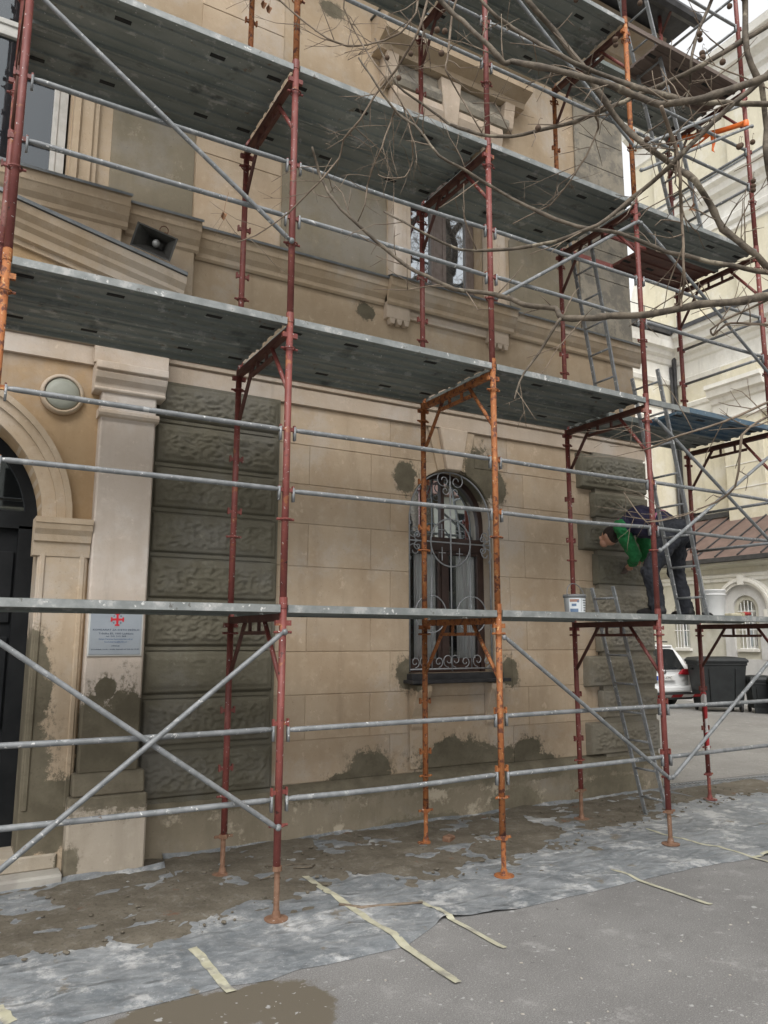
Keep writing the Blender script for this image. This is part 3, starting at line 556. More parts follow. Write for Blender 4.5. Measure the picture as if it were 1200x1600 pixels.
# ---- rusticated blocks with rock faces
def rustic(x0, x1, z0, z1, yb, yf, mat, seed, smooth=.035, side=True, amp=.014, parent=None, cell=.0105):
    nx = int((x1-x0)/cell)+1; nz = int((z1-z0)/cell)+1; vs = []
    for i in range(nx+1):
        for j in range(nz+1):
            x = x0+(x1-x0)*i/nx; z = z0+(z1-z0)*j/nz
            d = min(x-x0, x1-x, z-z0, z1-z)
            wav = .004*noise.noise((x*4+seed, z*4, seed))
            xx = x + (.010*noise.noise((z*6, seed, 3)) if i in (0, nx) else 0); zz = z + (.006*noise.noise((x*6, seed, 7)) if j in (0, nz) else 0)
            if d < .022: y = yb+(yf+.012-yb)*math.sin(min(1, d/.022)*math.pi/2)
            elif d < smooth: y = yf+.012
            else:
                t = min(1, (d-smooth)/.03)
                r_ = noise.noise((x*19+seed*3, z*30, seed))
                r2 = 1-abs(noise.noise((x*14-seed, z*24+seed, 5)))*2.4
                y = yf+.012 - t*(.012+amp*.9*r_+amp*.8*max(-.6, r2))
            vs.append((xx, y+wav, zz))
    k = nz+1
    mb = MB().add(vs, [(i*k+j, (i+1)*k+j, (i+1)*k+j+1, i*k+j+1) for i in range(nx) for j in range(nz)])
    return mb.build('rusticated_block', mat, parent or house, True)
ZR = [.45, .86, 1.27, 1.655, 2.05, 2.43, 2.81, 3.20, 3.585, 3.935]
MB().box(-.52, .63, 1.70, 1.765, .40, 3.94).build('block_backing', M['rock'], house)
for i, (za, zb) in enumerate(zip(ZR, ZR[1:])):
    if i in (2,): a_ = .004
    else: a_ = .016
    rustic(-.50 if i else -.5, (.615, .60, .61, .60, .625, .61, .60, .615, .61)[i], za+.022, zb-.022, 1.70, 1.655, M['rock'], i*1.7+.3, amp=a_)
# joint fillets between the blocks
for z in ZR[1:-1]:
    MB().box(-.5, .57, 1.688, 1.702, z-.013, z+.013).build('joint_fillet', M['rock'], house)
MB().box(4.62, HX1-.002, 1.70, 1.765, .44, 3.94).build('block_backing', M['rockold'], house)
ZQ = [.45, .84, 1.19, 1.575, 1.97, 2.345, 2.74, 3.13, 3.47, 3.93]
for i, (za, zb) in enumerate(zip(ZQ, ZQ[1:])):
    x0 = 4.37 if i % 2 == 0 else 4.57
    o = rustic(x0, HX1+.02, za+.018, zb-.018, 1.765 if i % 2 == 0 else 1.74, 1.655, M['rockold'] if i < 5 else M['rock'], 30+i*2.3, smooth=.055, amp=.017)
    mb = MB().box(HX1-.002, HX1+.022, 1.70, 2.3, za+.03, zb-.03)
    mb.build('quoin_return', M['rockold'], o)

# ---- pilaster by the doorway
YP = 1.50
mb = MB(); mb.box(-.985, -.55, YP, 1.7, .74, 3.95); mb.build('pilaster_shaft', M['pilaster'], house, bevel=.012)
strip('pilaster_plinth', [(1.45,-.05),(1.45,.58),(1.7,.58),(1.7,-.05)], -1.045, -.475, M['plinth'], bevel=.015)
MB().prism([(1.455,.583),(1.465,.66),(1.485,.72),(1.498,.745),(1.7,.745),(1.7,.583)], lambda p, t: (t, p[0], p[1]), -1.02, -.50).build('pilaster_base', M['plinth'], house, bevel=.012)
strip('astragal', [(1.47,3.50),(1.46,3.52),(1.47,3.545),(1.50,3.56),(1.6,3.56),(1.6,3.49),(1.50,3.49)], -1.005, -.53, M['cream'])
strip('pilaster_capital', [(1.495,3.70),(1.475,3.705),(1.47,3.725),(1.485,3.73),(1.48,3.76),(1.44,3.80),(1.42,3.845),(1.435,3.85),(1.435,3.86),(1.40,3.865),(1.40,3.925),(1.65,3.925),(1.65,3.70)], -1.05, -.485, M['cream'], bevel=.006)
# ---- string course over the ground floor
def course(dy, x0, x1):
    y = 1.75-dy
    strip('string_course', [(y+.02,3.936),(y-.035,3.938),(y-.04,4.085),(y-.02,4.088),(y-.02,4.10),(y-.065,4.104),(y-.07,4.135),(y-.045,4.14),(y-.045,4.15),(y-.095,4.155),(y-.10,4.185),(y-.075,4.19),(y-.075,4.20),(y-.13,4.205),(y-.14,4.25),(y-.135,4.262),(y-.02,4.275),(y-.015,4.40),(y+.03,4.402)], x0, x1, M['cream'])
course(0, -.5, HX1+.06); course(.22, -1.06, -.47); course(.13, LX, -1.02)
# ---- pier and arch of the doorway
mb = MB(); mb.box(-1.36, -1.0, 1.58, 1.95, 0, 2.44); mb.build('door_pier', M['pier'], house, bevel=.01)
MB().box(-1.345, -1.305, 1.565, 1.60, .5, 2.40).build('pier_bead', M['pier'], house, bevel=.008)
MB().box(-1.06, -1.02, 1.565, 1.60, .5, 2.40).build('pier_bead', M['pier'], house, bevel=.008)
strip('impost', [(1.57,2.36),(1.56,2.42),(1.555,2.46),(1.53,2.47),(1.52,2.52),(1.49,2.56),(1.48,2.60),(1.47,2.605),(1.47,2.648),(1.7,2.648),(1.7,2.36)], -1.40, -.99, M['pier'])
mb = MB(); mb.box(-3.46, -3.10, 1.58, 1.95, 0, 2.44); mb.build('door_pier', M['pier'], house, bevel=.01)
strip('impost', [(1.57,2.36),(1.555,2.46),(1.49,2.56),(1.47,2.605),(1.47,2.648),(1.7,2.648),(1.7,2.36)], -3.47, -3.06, M['pier'])
mb = MB(); ring(mb, DCX, DZS, DR, DR+.10, 1.585, 1.95); ring(mb, DCX, DZS, DR+.10, DR+.165, 1.56, 1.63); ring(mb, DCX, DZS, DR+.165, DR+.21, 1.535, 1.63)
mb.build('archivolt', M['pier'], house)
# door in its recess
dor = MB(); dor.box(DCX-.9, DCX+.9, 1.98, 2.02, .12, 2.66); dor = dor.build('door', M['door'], house)
for sx in (-1, 1):
    for (z0, z1) in ((.30, .95), (1.05, 1.75), (1.85, 2.42)):
        a, b = sorted((DCX+sx*.12, DCX+sx*.74)); MB().box(a, b, 1.955, 1.982, z0, z1).build('door_panel', M['door'], dor, bevel=.012)
MB().tube([(DCX+.06, 1.93, 1.2), (DCX+.06, 1.92, 1.3), (DCX+.06, 1.93, 1.4)], .012, 8).build('door_handle', M['iron'], dor, True)
mb = MB(); ring(mb, DCX, DZS, DR-.09, DR+.0, 1.93, 1.99); mb.box(DCX-.9, DCX+.9, 1.92, 1.99, 2.60, 2.74); mb.box(DCX-.03, DCX+.03, 1.94, 1.98, 2.74, 3.5)
mb.box(DCX+DR-.13, DCX+DR, 1.92, 1.99, .1, 2.62); mb.box(DCX-DR, DCX-DR+.13, 1.92, 1.99, .1, 2.62)
mb.build('door_frame', M['door'], house)
P = [(DCX+.8*math.cos(math.pi*i/24), DZS+.06+.78*math.sin(math.pi*i/24)) for i in range(25)]
MB().prism(P, fnY, 1.962, 1.968).build('fanlight', M['glass'], house)
strip('door_step', [(1.40,-.05),(1.40,.075),(1.42,.085),(2.0,.09),(2.0,-.05)], -3.5, -1.06, M['stone'], bevel=.008)
strip('door_step', [(1.56,.085),(1.56,.19),(2.0,.195),(2.0,.085)], -3.4, -1.08, M['plinth'], bevel=.01)
# ---- portal gable and attic block
def raking(prof, mat, name, dy=0):
    """moulding along the falling edge of the gable, from the apex to its foot"""
    A, B = Vector((DCX, 0, 5.16)), Vector((-.40, 0, 4.745))
    for sgn in (1, -1):
        b = B if sgn == 1 else Vector((2*DCX-B.x, 0, B.z))
        MB().prism(prof, lambda p, t: (A.x+(b.x-A.x)*t, p[0], A.z+(b.z-A.z)*t+p[1]), 0, 1).build(name, mat, house)
raking([(1.28,0),(1.28,.03),(1.6,.04),(1.6,0)], M['flash'], 'gable_flashing')
raking([(1.30,-.005),(1.32,-.06),(1.37,-.10),(1.38,-.13),(1.42,-.16),(1.43,-.22),(1.47,-.23),(1.47,-.27),(1.62,-.27),(1.62,-.005)], M['pier'], 'gable_cornice')
mb = MB(); mb.add([(DCX,1.50,5.1),(-.45,1.50,4.72),(-.45,1.50,4.40),(2*DCX+.45,1.50,4.40),(2*DCX+.45,1.50,4.72)], [(0,1,2,3,4)]); mb.build('gable_field', M['ochre'], house)
mb = MB(); mb.box(-3.55, -.90, 1.56, 1.79, 4.4, 5.26); mb.build('attic_block', M['pier'], house, bevel=.008)
mb = MB(); mb.box(-.90, -.25, 1.66, 1.79, 4.4, 5.26); mb.build('attic_block', M['pier'], house, bevel=.008)
def sillcourse(dy, x0, x1):
    y = 1.78-dy
    strip('sill_course', [(y,5.16),(y-.02,5.18),(y-.025,5.22),(y-.06,5.26),(y-.09,5.32),(y-.10,5.33),(y-.11,5.40),(y-.11,5.425),(y,5.45)], x0, x1, M['pier'])
    strip('flashing', [(y-.135,5.405),(y-.135,5.43),(y,5.462),(y+.02,5.462),(y+.02,5.452),(y-.12,5.428)], x0-.01, x1+.01, M['flash'])
sillcourse(.22, -3.6, -.86); sillcourse(.12, -.86, -.22); sillcourse(.02, -.22, 1.77); sillcourse(.09, 1.77, 3.43); sillcourse(.02, 3.43, HX1+.1)
# ---- apron brackets of the upper window
for x0, x1 in ((1.78, 2.06), (3.10, 3.38)):
    b_ = MB().box(x0, x1, 1.70, 1.79, 5.02, 5.20).build('sill_bracket', M['cream'], house, bevel=.006)
    for k in range(3):
        MB().prism([(x0+.03+k*.085,5.02),(x0+.10+k*.085,5.02),(x0+.085+k*.085,4.965),(x0+.045+k*.085,4.965)], fnY, 1.70, 1.77).build('gutta', M['cream'], b_)
MB().box(2.06, 3.10, 1.735, 1.79, 5.07, 5.20).build('sill_apron', M['cream'], house, bevel=.006)
# ---- upper ashlar piers (joints visible) and freshly rendered fields
UZ = [5.47, 5.86, 6.25, 6.64, 7.03, 7.42, 7.81, 8.2, 8.6, 9.0]
for za, zb in zip(UZ, UZ[1:]):
    block(-.25, .60, za, zb, M['block'], y=1.765)
    block(4.58, HX1+.005, za, zb, M['oldgrey'], y=1.76)
def field(x0, x1, z0, z1, y, seed, mat, name='rendered_field'):
    """fresh render laid on the wall with an uneven trowelled upper edge"""
    n = 24; top = [(x0+(x1-x0)*i/n, z1+.05*noise.noise((i*.4, seed, 0))-(.18*max(0, 1-i/5)**2+.18*max(0, 1-(n-i)/5)**2)) for i in range(n+1)]
    MB().prism([(x0,z0),(x1,z0)]+top[::-1], fnY, y, 1.785).build(name, mat, house, bevel=.006)
field(.615, 1.815, 5.47, 7.05, 1.768, 3, M['render']); field(3.47, 4.57, 5.47, 6.55, 1.768, 9, M['render'])
MB().box(4.58, 4.66, 1.745, 1.77, 5.47, 9.0).build('corner_lesene', M['oldgrey'], house, bevel=.005)
mb = MB(); mb.box(-1.0, -.26, 1.765, 1.785, 5.50, 6.75); mb.build('rendered_field', M['render'], house, bevel=.005)
# ---- upper window by the gable (mostly behind the deck)
def window_rect(x0, x1, z0, z1, y, mat, name_lab, glassm):
    w = MB()
    for a in ((x0, x0+.07), (x1-.07, x1), ((x0+x1)/2-.055, (x0+x1)/2+.055)): w.box(a[0], a[1], y, y+.07, z0, z1)
    w.box(x0, x1, y+.002, y+.068, z0, z0+.08); w.box(x0, x1, y+.002, y+.068, z1-.07, z1); w.box(x0, x1, y+.003, y+.066, z0+(z1-z0)*.70, z0+(z1-z0)*.70+.06)
    wo_ = lab(w.build('window', mat, house), name_lab)
    xm = (x0+x1)/2; zt = z0+(z1-z0)*.70
    for (a, b) in ((x0+.07, xm-.055), (xm+.055, x1-.07)):
        for (c_, d) in ((z0+.08, zt), (zt+.06, z1-.07)):
            s = MB(); s.box(a, a+.045, y-.012, y+.05, c_, d); s.box(b-.045, b, y-.012, y+.05, c_, d); s.box(a+.045, b-.045, y-.012, y+.05, c_, c_+.05); s.box(a+.045, b-.045, y-.012, y+.05, d-.045, d)
            s.build('sash', mat, wo_, bevel=.004)
            g = MB(); tl = random.uniform(-.006, .006); tx = random.uniform(-.004, .004)
            g.add([(a+.04,y+.02+tl,c_+.04),(b-.04,y+.02-tl,c_+.04),(b-.04,y+.02-tl+tx,d-.04),(a+.04,y+.02+tl+tx,d-.04)], [(0,1,2,3)]); g.build('pane', glassm, wo_)
    return wo_
M['offwhite'] = surf('offwhite_frame', (.40, .39, .36), (.48, .47, .44), 9, .5)
window_rect(-3.08, -1.36, 5.5, 7.5, 1.92, M['offwhite'], 'pale framed upper window over the gable', M['dimglass'])
wu = window_rect(2.09, 3.07, 5.47, 7.44, 1.93, M['frame2'], 'brown framed upper window with two casements', M['mirror'])
for x0, x1 in ((-1.33, -1.12), ): 
    MB().prism([(1.66,x0),(1.66,x0+.05),(1.70,x0+.07),(1.70,x1-.05),(1.73,x1-.03),(1.73,x1),(1.79,x1),(1.79,x0)], lambda p, t: (p[1], p[0], t), 5.47, 7.7).build('architrave', M['pier'], house)
for (xa, xb, s) in ((2.07, 1.83, -1), (3.09, 3.45, 1)):
    q = [(1.70,xa),(1.68,xa+s*.02),(1.68,xa+s*.06),(1.665,xa+s*.075),(1.665,xa+s*.13),(1.645,xa+s*.145),(1.645,xa+s*.20),(1.66,xa+s*.235),(1.79,xa+s*.24),(1.79,xa)]
    MB().prism(q, lambda p, t: (p[1], p[0], t), 5.46, 7.45).build('architrave', M['cream'], house)
strip('architrave', [(1.70,7.45),(1.68,7.47),(1.665,7.53),(1.645,7.60),(1.66,7.69),(1.79,7.69),(1.79,7.45)], 1.83, 3.33, M['cream'])
mb = MB(); mb.box(1.84, 3.40, 1.70, 1.79, 7.69, 8.02); mb.build('frieze', M['oldgrey'], house, bevel=.005)
strip('frieze_roll', [(1.70,7.70),(1.655,7.72),(1.635,7.79),(1.65,7.86),(1.70,7.89)], 1.84, 3.42, M['oldgrey'])
mb = MB().prism([(2.50,7.40),(2.66,7.40),(2.72,8.02),(2.44,8.02)], fnY, 1.625, 1.72); mb.build('keystone', M['cream'], house, bevel=.01)
for x in (1.80, 3.42):
    MB().prism([(1.70,7.72),(1.66,7.75),(1.63,7.9),(1.60,8.035),(1.79,8.035),(1.79,7.72)], lambda p, t: (t, p[0], p[1]), x-.075, x+.075).build('console', M['cream'], house, bevel=.008)
strip('hood_cornice', [(1.79,8.03),(1.62,8.04),(1.60,8.10),(1.50,8.14),(1.45,8.16),(1.43,8.26),(1.40,8.28),(1.36,8.38),(1.36,8.42),(1.79,8.47)], 1.62, 3.64, M['pier'])
strip('flashing', [(1.345,8.42),(1.345,8.44),(1.79,8.49),(1.79,8.475)], 1.60, 3.66, M['flash'])
# ---- eaves
strip('eaves_cornice', [(1.79,9.2),(1.70,9.22),(1.68,9.36),(1.55,9.40),(1.50,9.52),(1.25,9.56),(1.22,9.66),(1.79,9.70)], LX, HX1+.35, M['beige'])
mb = MB(); mb.box(HX1, HX1+.33, 1.56, 14, 9.40, 9.66); mb.build('eaves_cornice', M['beige'], house)
mb = MB(); mb.box(LX, HX1+.50, .92, 14.3, 9.71, 9.78); mb.build('eaves_soffit', M['gutter'], house)
mb = MB(); mb.add([(LX,.92,9.79),(HX1+.5,.92,9.79),(HX1+.5,14.3,9.79),(LX,14.3,9.79),(LX+4,7,12.5),(HX1-3.5,7,12.5)], [(0,1,5,4),(1,2,5),(2,3,4,5),(3,0,4)]); mb.build('roof', M['rooftile'], house)
strip('rain_gutter', [(.80,9.78),(.78,9.72),(.80,9.66),(.86,9.64),(.92,9.66),(.93,9.78)], LX, HX1+.52, M['gutter'])
# ---- arched window
YW = 1.93
P = lambda r, zz, a=0: [(WCX+r*math.cos(math.pi*i/28), zz+r*math.sin(math.pi*i/28)) for i in range(29)]
w = MB(); ring(w, WCX, WZS, WR-.06, WR+.01, YW, YW+.08); w.box(WCX-WR, WCX-WR+.055, YW, YW+.08, 1.40, WZS); w.box(WCX+WR-.055, WCX+WR, YW, YW+.08, 1.40, WZS)
w.box(WCX-WR+.07, WCX+WR-.07, YW-.02, YW+.075, 2.66, 2.80); w.box(WCX-WR+.07, WCX+WR-.07, YW+.004, YW+.076, 1.40, 1.49); w.box(WCX-.032, WCX+.032, YW-.015, YW+.07, 1.49, 2.66)
win = lab(w.build('window', M['frame'], house), 'arched window with dark brown frame and white curtains')
for sx in (-1, 1):
    a, b = sorted((WCX+sx*.032, WCX+sx*(WR-.055)))
    s = MB(); s.box(a, a+.036, YW-.006, YW+.05, 1.49, 2.66); s.box(b-.036, b, YW-.006, YW+.05, 1.49, 2.66); s.box(a+.036, b-.036, YW-.006, YW+.05, 1.49, 1.54); s.box(a+.036, b-.036, YW-.006, YW+.05, 2.62, 2.66)
    s.build('sash', M['frame'], win, bevel=.004)
    MB().add([(a+.03,YW+.02,1.53),(b-.03,YW+.022,1.53),(b-.03,YW+.025,2.63),(a+.03,YW+.018,2.63)], [(0,1,2,3)]).build('pane', M['glass'], win)
    # curtain, gathered
    n = 40; vs = []
    ca, cb = (a+.02, a+.20) if sx == 1 else (b-.30, b-.02)
    if sx == 1: ca, cb = b-.27, b-.02
    for i in range(n+1):
        x = ca+(cb-ca)*i/n
        for z in (1.42, 2.66): vs.append((x, 1.985+.010*math.sin(i*1.3)+.006*math.sin(i*.7), z))
    MB().add(vs, [(2*i, 2*i+2, 2*i+3, 2*i+1) for i in range(n)]).build('curtain', M['curtain'], win, True)
MB().prism(P(WR-.06, WZS)+[(WCX-WR+.06, 2.80), (WCX+WR-.06, 2.80)], fnY, YW+.03, YW+.036).build('arched_pane', M['glass'], win)
MB().box(WCX-.02, WCX+.02, YW+.0, YW+.05, 2.80, 3.44).build('glazing_bar', M['frame'], win)
# wrought-iron grille in front of it
YG = 1.785
def arc(cx, cz, r, a0, a1, n=20): return [(cx+r*math.cos(R(a0+(a1-a0)*i/n)), YG, cz+r*math.sin(R(a0+(a1-a0)*i/n))) for i in range(n+1)]
def spiral(cx, cz, r0, r1, a0, a1, n=22): return [(cx+(r0+(r1-r0)*i/n)*math.cos(R(a0+(a1-a0)*i/n)), YG, cz+(r0+(r1-r0)*i/n)*math.sin(R(a0+(a1-a0)*i/n))) for i in range(n+1)]
gw = WR-.02
gr = MB(); gr.tube([(WCX-gw,YG,1.42)] + arc(WCX, WZS, gw, 180, 0, 30) + [(WCX+gw,YG,1.42)], .009, 6)
gr.tube([(WCX-gw,YG,1.44),(WCX+gw,YG,1.44)], .009, 6); gr.tube([(WCX,YG,1.42),(WCX,YG,WZS+gw)], .009, 6); gr.tube([(WCX-gw,YG,2.73),(WCX+gw,YG,2.73)], .008, 6)
for s in (-1, 1): gr.tube([(WCX+s*.245,YG,1.44),(WCX+s*.245,YG,2.73)], .007, 6)
grille = MB(); grille = gr.build('window_grille', M['iron'], house, True)
o = MB().tube(arc(WCX, 2.73, .25, 0, 360, 40)[:-1], .0085, 6, True).build('grille_ring', M['iron'], grille, True)
for s in (-1, 1): MB().tube(arc(WCX+s*.255, 1.99, .19, 0, 360, 36)[:-1], .0068, 6, True).build('grille_ring', M['iron'], grille, True)
def cross(cx, cz, s, t=.005):
    mb = MB(); mb.tube([(cx,YG,cz-s),(cx,YG,cz+s)], t, 5); mb.tube([(cx-s*.6,YG,cz+s*.15),(cx+s*.6,YG,cz+s*.15)], t, 5); mb.build('grille_cross', M['iron'], grille)
for sx in (-1, 1):
    for sz in (-1, 1): cross(WCX+sx*.11, 2.73+sz*.12, .07)
    cross(WCX+sx*.255, 1.99, .13)
    for sz in (-1, 1):
        mb = MB()
        mb.tube([(WCX+sx*(gw-.01),YG,2.73+sz*.20)] + spiral(WCX+sx*(gw-.06), 2.73+sz*.10, .085, .02, 60*sz if sx > 0 else 180-60*sz, (60*sz if sx > 0 else 180-60*sz)+sz*sx*(-1)*420), .006, 5)
        mb.tube(spiral(WCX+sx*(gw-.10), 2.73+sz*.055, .05, .012, -90*sz, -90*sz+sx*sz*400), .006, 5)
        mb.build('grille_scroll', M['iron'], grille, True)
    mb = MB(); mb.tube(spiral(WCX+sx*.085, WZS+gw-.09, .085, .02, 90-sx*20, 90-sx*20-sx*430), .006, 5); mb.tube(spiral(WCX+sx*.06, WZS+gw-.20, .05, .015, 90+sx*60, 90+sx*60+sx*400), .005, 5)
    mb.build('grille_scroll', M['iron'], grille, True)
    for cx in (.10, .38):
        mb = MB(); mb.tube(spiral(WCX+sx*(cx-.055), 1.525, .07, .018, -90, -90-430), .0055, 5); mb.tube(spiral(WCX+sx*(cx+.065), 1.51, .055, .016, -90, -90+430), .0055, 5)
        mb.build('grille_scroll', M['iron'], grille, True)

# ------------------------------------------------------------------ fixtures on the house
lp = thing('wall_lamp', 'round flush wall lamp with pale glass above the doorway impost', 'wall lamp', (-1.27, 1.62, 3.65))
MB().lathe([(.165,0),(.165,-.04),(.15,-.06),(.135,-.062),(.135,-.02)], (-1.27, 1.62, 3.65), 32, 'y').build('lamp_rim', M['pier'], lp, True)
M['lampglass'] = surf('lamp_glass', (.27, .28, .235), (.32, .33, .28), 5, .5)
MB().lathe([(.136,-.035),(.12,-.062),(.08,-.076),(.001,-.082)], (-1.27, 1.62, 3.65), 32, 'y').build('lamp_glass', M['lampglass'], lp, True)
# name plate
pq = thing('name_plate', 'brushed grey name plate with red cross emblem on the pilaster', 'sign', (-.77, 1.495, 1.79))
M['plate'] = surf('plate_metal', (.33, .37, .41), (.38, .42, .46), 3, .45, .3); M['platerim'] = surf('plate_edge', (.55, .55, .52), (.6, .6, .57), 4, .5)
M['crossred'] = surf('emblem_red', (.50, .02, .03), (.55, .025, .04), 4, .5); M['ink'] = surf('plate_ink', (.04, .06, .10), (.05, .07, .11), 4, .6); M['inkblue'] = surf('plate_ink_blue', (.05, .12, .26), (.06, .14, .28), 4, .6); M['inkhalo'] = surf('emblem_halo', (.52, .42, .44), (.55, .45, .47), 4, .5)
PX0, PX1, PZ0, PZ1 = -.965, -.582, 1.615, 1.965
MB().box(PX0-.012, PX1+.012, 1.488, 1.4985, PZ0-.012, PZ1+.012).build('plate_border', M['platerim'], pq, bevel=.002)
MB().box(PX0, PX1, 1.482, 1.487, PZ0, PZ1).build('plate', M['plate'], pq, bevel=.001)
pcx, pcz = (PX0+PX1)/2+.005, PZ1-.082
mb = MB(); A_, W_, B_ = .05, .009, .017
for (dx, dz) in ((1,0),(-1,0),(0,1),(0,-1)):
    px, pz = -dz, dx
    q = [(0,0,W_),(1,A_*.72,W_*.8),(1,A_*.76,B_),(1,A_,B_),(1,A_,-B_),(1,A_*.76,-B_),(1,A_*.72,-W_*.8),(0,0,-W_)]
    poly = [(pcx+dx*a+px*b, pcz+dz*a+pz*b) for (_, a, b) in q]
    mb.prism(poly, fnY, 1.4795+.0003*abs(dz), 1.4818)
mb.build('cross_emblem', M['crossred'], pq)
mb = MB()
for sx in (-1, 1):
    for sz in (-1, 1):
        x, z = pcx+sx*.026, pcz+sz*.026; mb.box(x-.006, x+.006, 1.480, 1.4818, z-.0017, z+.0017); mb.box(x-.0017, x+.0017, 1.4797, 1.4815, z-.006, z+.006)
mb.build('small_cross_emblem', M['ink'], pq)
def text(body, size, x, y, z, mat, parent, rotx=90, name='lettering', rotz=0, width=None):
    cu = bpy.data.curves.new('t', 'FONT'); cu.body = body; cu.size = size; cu.align_x = 'CENTER'; cu.extrude = .0006; cu.resolution_u = 2
    ob = bpy.data.objects.new('t', cu); COL.objects.link(ob); bpy.context.view_layer.update()
    me = bpy.data.meshes.new_from_object(ob); me.name = name
    if width:
        xs_ = [v.co.x for v in me.vertices]; k_ = width/max(1e-6, max(xs_)-min(xs_))
        for v in me.vertices: v.co.x *= k_
    bpy.data.objects.remove(ob); bpy.data.curves.remove(cu)
    me.transform(Matrix.Translation((x, y, z)) @ Matrix.Rotation(R(rotz), 4, 'Z') @ Matrix.Rotation(R(rotx), 4, 'X'))
    me.materials.clear(); me.materials.append(mat)
    return link(name, me, parent)
for (t, s, dz, w_, mt_) in (('KOMISARIAT ZA SVETO DEŽELO', .019, .168, .345, 'ink'), ('Tržaška 85, 1000 Ljubljana', .019, .196, .26, 'ink'), ('tel. 041 515 368', .016, .216, .15, 'ink'), ('http://www.komisariat-sd.si', .015, .237, .25, 'inkblue'), ('komisariat@ofm.si', .015, .258, .165, 'inkblue'), ('URADUJE', .013, .288, .06, 'ink'), ('ponedeljek, torek - sreda, četrtek od 9.00 do 12.00', .013, .314, .355, 'ink')):
    text(t, s, pcx-.003, 1.4812, PZ1-dz, M[mt_], pq, width=w_)
# horn loudspeaker on the attic block
ls = thing('horn_loudspeaker', 'grey rectangular horn loudspeaker fixed to the wall above the deck', 'loudspeaker', (-.64, 1.40, 5.02), local=True)
ls.rotation_euler = (R(22), R(19), R(-16)); ls.scale = (.8, .8, .8)
M['horn'] = surf('horn_grey', (.13, .125, .115), (.18, .175, .16), 8, .55, world=False); M['horndark'] = surf('horn_inside', (.045, .043, .04), (.07, .068, .06), 8, .6, world=False); M['steel'] = surf('pale_steel', (.38, .38, .37), (.46, .46, .45), 9, .45, .3, world=False)
def rectring(W, H, y): return [(-W, y, -H), (W, y, -H), (W, y, H), (-W, y, H)]
def loft4(mb, rings):
    o = [p for r_ in rings for p in r_]; mb.add(o, [(4*i+j, 4*i+(j+1) % 4, 4*i+4+(j+1) % 4, 4*i+4+j) for i in range(len(rings)-1) for j in range(4)])
mb = MB(); loft4(mb, [rectring(.215,.125,-.17), rectring(.205,.115,-.16), rectring(.11,.065,.0), rectring(.06,.045,.10), rectring(.05,.04,.16)]); mb.build('horn_shell', M['horn'], ls)
mb = MB(); loft4(mb, [rectring(.215,.125,-.171), rectring(.197,.110,-.168), rectring(.10,.055,-.02), rectring(.05,.035,.08), rectring(.001,.001,.085)]); mb.build('horn_mouth', M['horndark'], ls)
MB().ball((0,-.05,0), .042, .05, .042).build('phase_plug', M['steel'], ls, True)
mb = MB().lathe([(.001,.12),(.07,.13),(.075,.20),(.06,.23),(.001,.235)], (0,0,0), 20, 'y'); mb.build('driver', M['steel'], ls, True)
mb = MB(); mb.bar((0,.10,.04), (0,.22,.16), .03, .012); mb.bar((0,.16,-.03), (0,.36,-.06), .03, .012); mb.tube([(0+.045*math.cos(a*.63), .10, .165+.045*math.sin(a*.63)) for a in range(10)], .006, 6, True); mb.build('bracket', M['rusty'], ls)

# ------------------------------------------------------------------ church and annex across the courtyard
CX = 19.5; AX = 17.0; WY = 12.35
ch = thing('church', 'tall cream church with pilasters and deep cornices behind the courtyard', 'church', (22, 5, 0))
MB().box(CX, 38, -12, 13.6, 0, 20.6).build('wall', M['church'], ch)
def xprof(name, prof, y0, y1, mat, parent, x=CX):
    return MB().prism(prof, lambda p, t: (x+p[0], t, p[1]), y0, y1).build(name, mat, parent)
ent = [(0,10.35),(-.06,10.38),(-.10,10.52),(-.06,10.56),(-.06,11.05),(-.12,11.10),(-.18,11.25),(-.30,11.32),(-.36,11.45),(-.55,11.50),(-.60,11.72),(-.75,11.80),(-.80,11.95),(-.70,12.0),(0,12.3)]
xprof('cornice', ent, -12, WY, M['churchtrim'], ch)
xprof('gutter', [(-.84,11.93),(-.84,12.08),(-.70,12.10),(-.66,11.97)], -12, WY-.6, M['gutter'], ch)
xprof('cornice_flashing', [(-.645,16.74),(-.645,16.80),(0,17.06),(0,17.0)], -12, 13.62, M['flash'], ch)
xprof('cornice_flashing', [(-.60,9.78),(-.60,9.80),(-.45,9.88),(-.45,9.85)], 8.7, 10.65, M['flash'], ch)
xprof('string_course', [(0,9.0),(-.06,9.02),(-.10,9.12),(-.06,9.2),(-.05,9.45),(-.10,9.5),(-.13,9.62),(0,9.7)], -12, WY, M['churchtrim'], ch)
ent2 = [(0,15.3),(-.05,15.32),(-.08,15.5),(-.04,15.55),(-.04,16.0),(-.14,16.05),(-.20,16.2),(-.40,16.3),(-.45,16.5),(-.6,16.6),(-.62,16.75),(0,17.0)]
xprof('cornice', ent2, -12, 13.6, M['churchtrim'], ch)
ent3 = [(0,19.3),(-.06,19.35),(-.06,19.9),(-.2,20.0),(-.28,20.2),(-.55,20.35),(-.62,20.6),(-.8,20.7),(-.85,20.95),(0,21.2)]
xprof('cornice', ent3, -12, 13.6, M['churchtrim'], ch)
MB().add([(CX-.8,-12,21.0),(CX-.8,13.9,21.0),(CX+6,13.9,27),(CX+6,-12,27)], [(0,1,2,3)]).build('roof', M['rooftile'], ch)
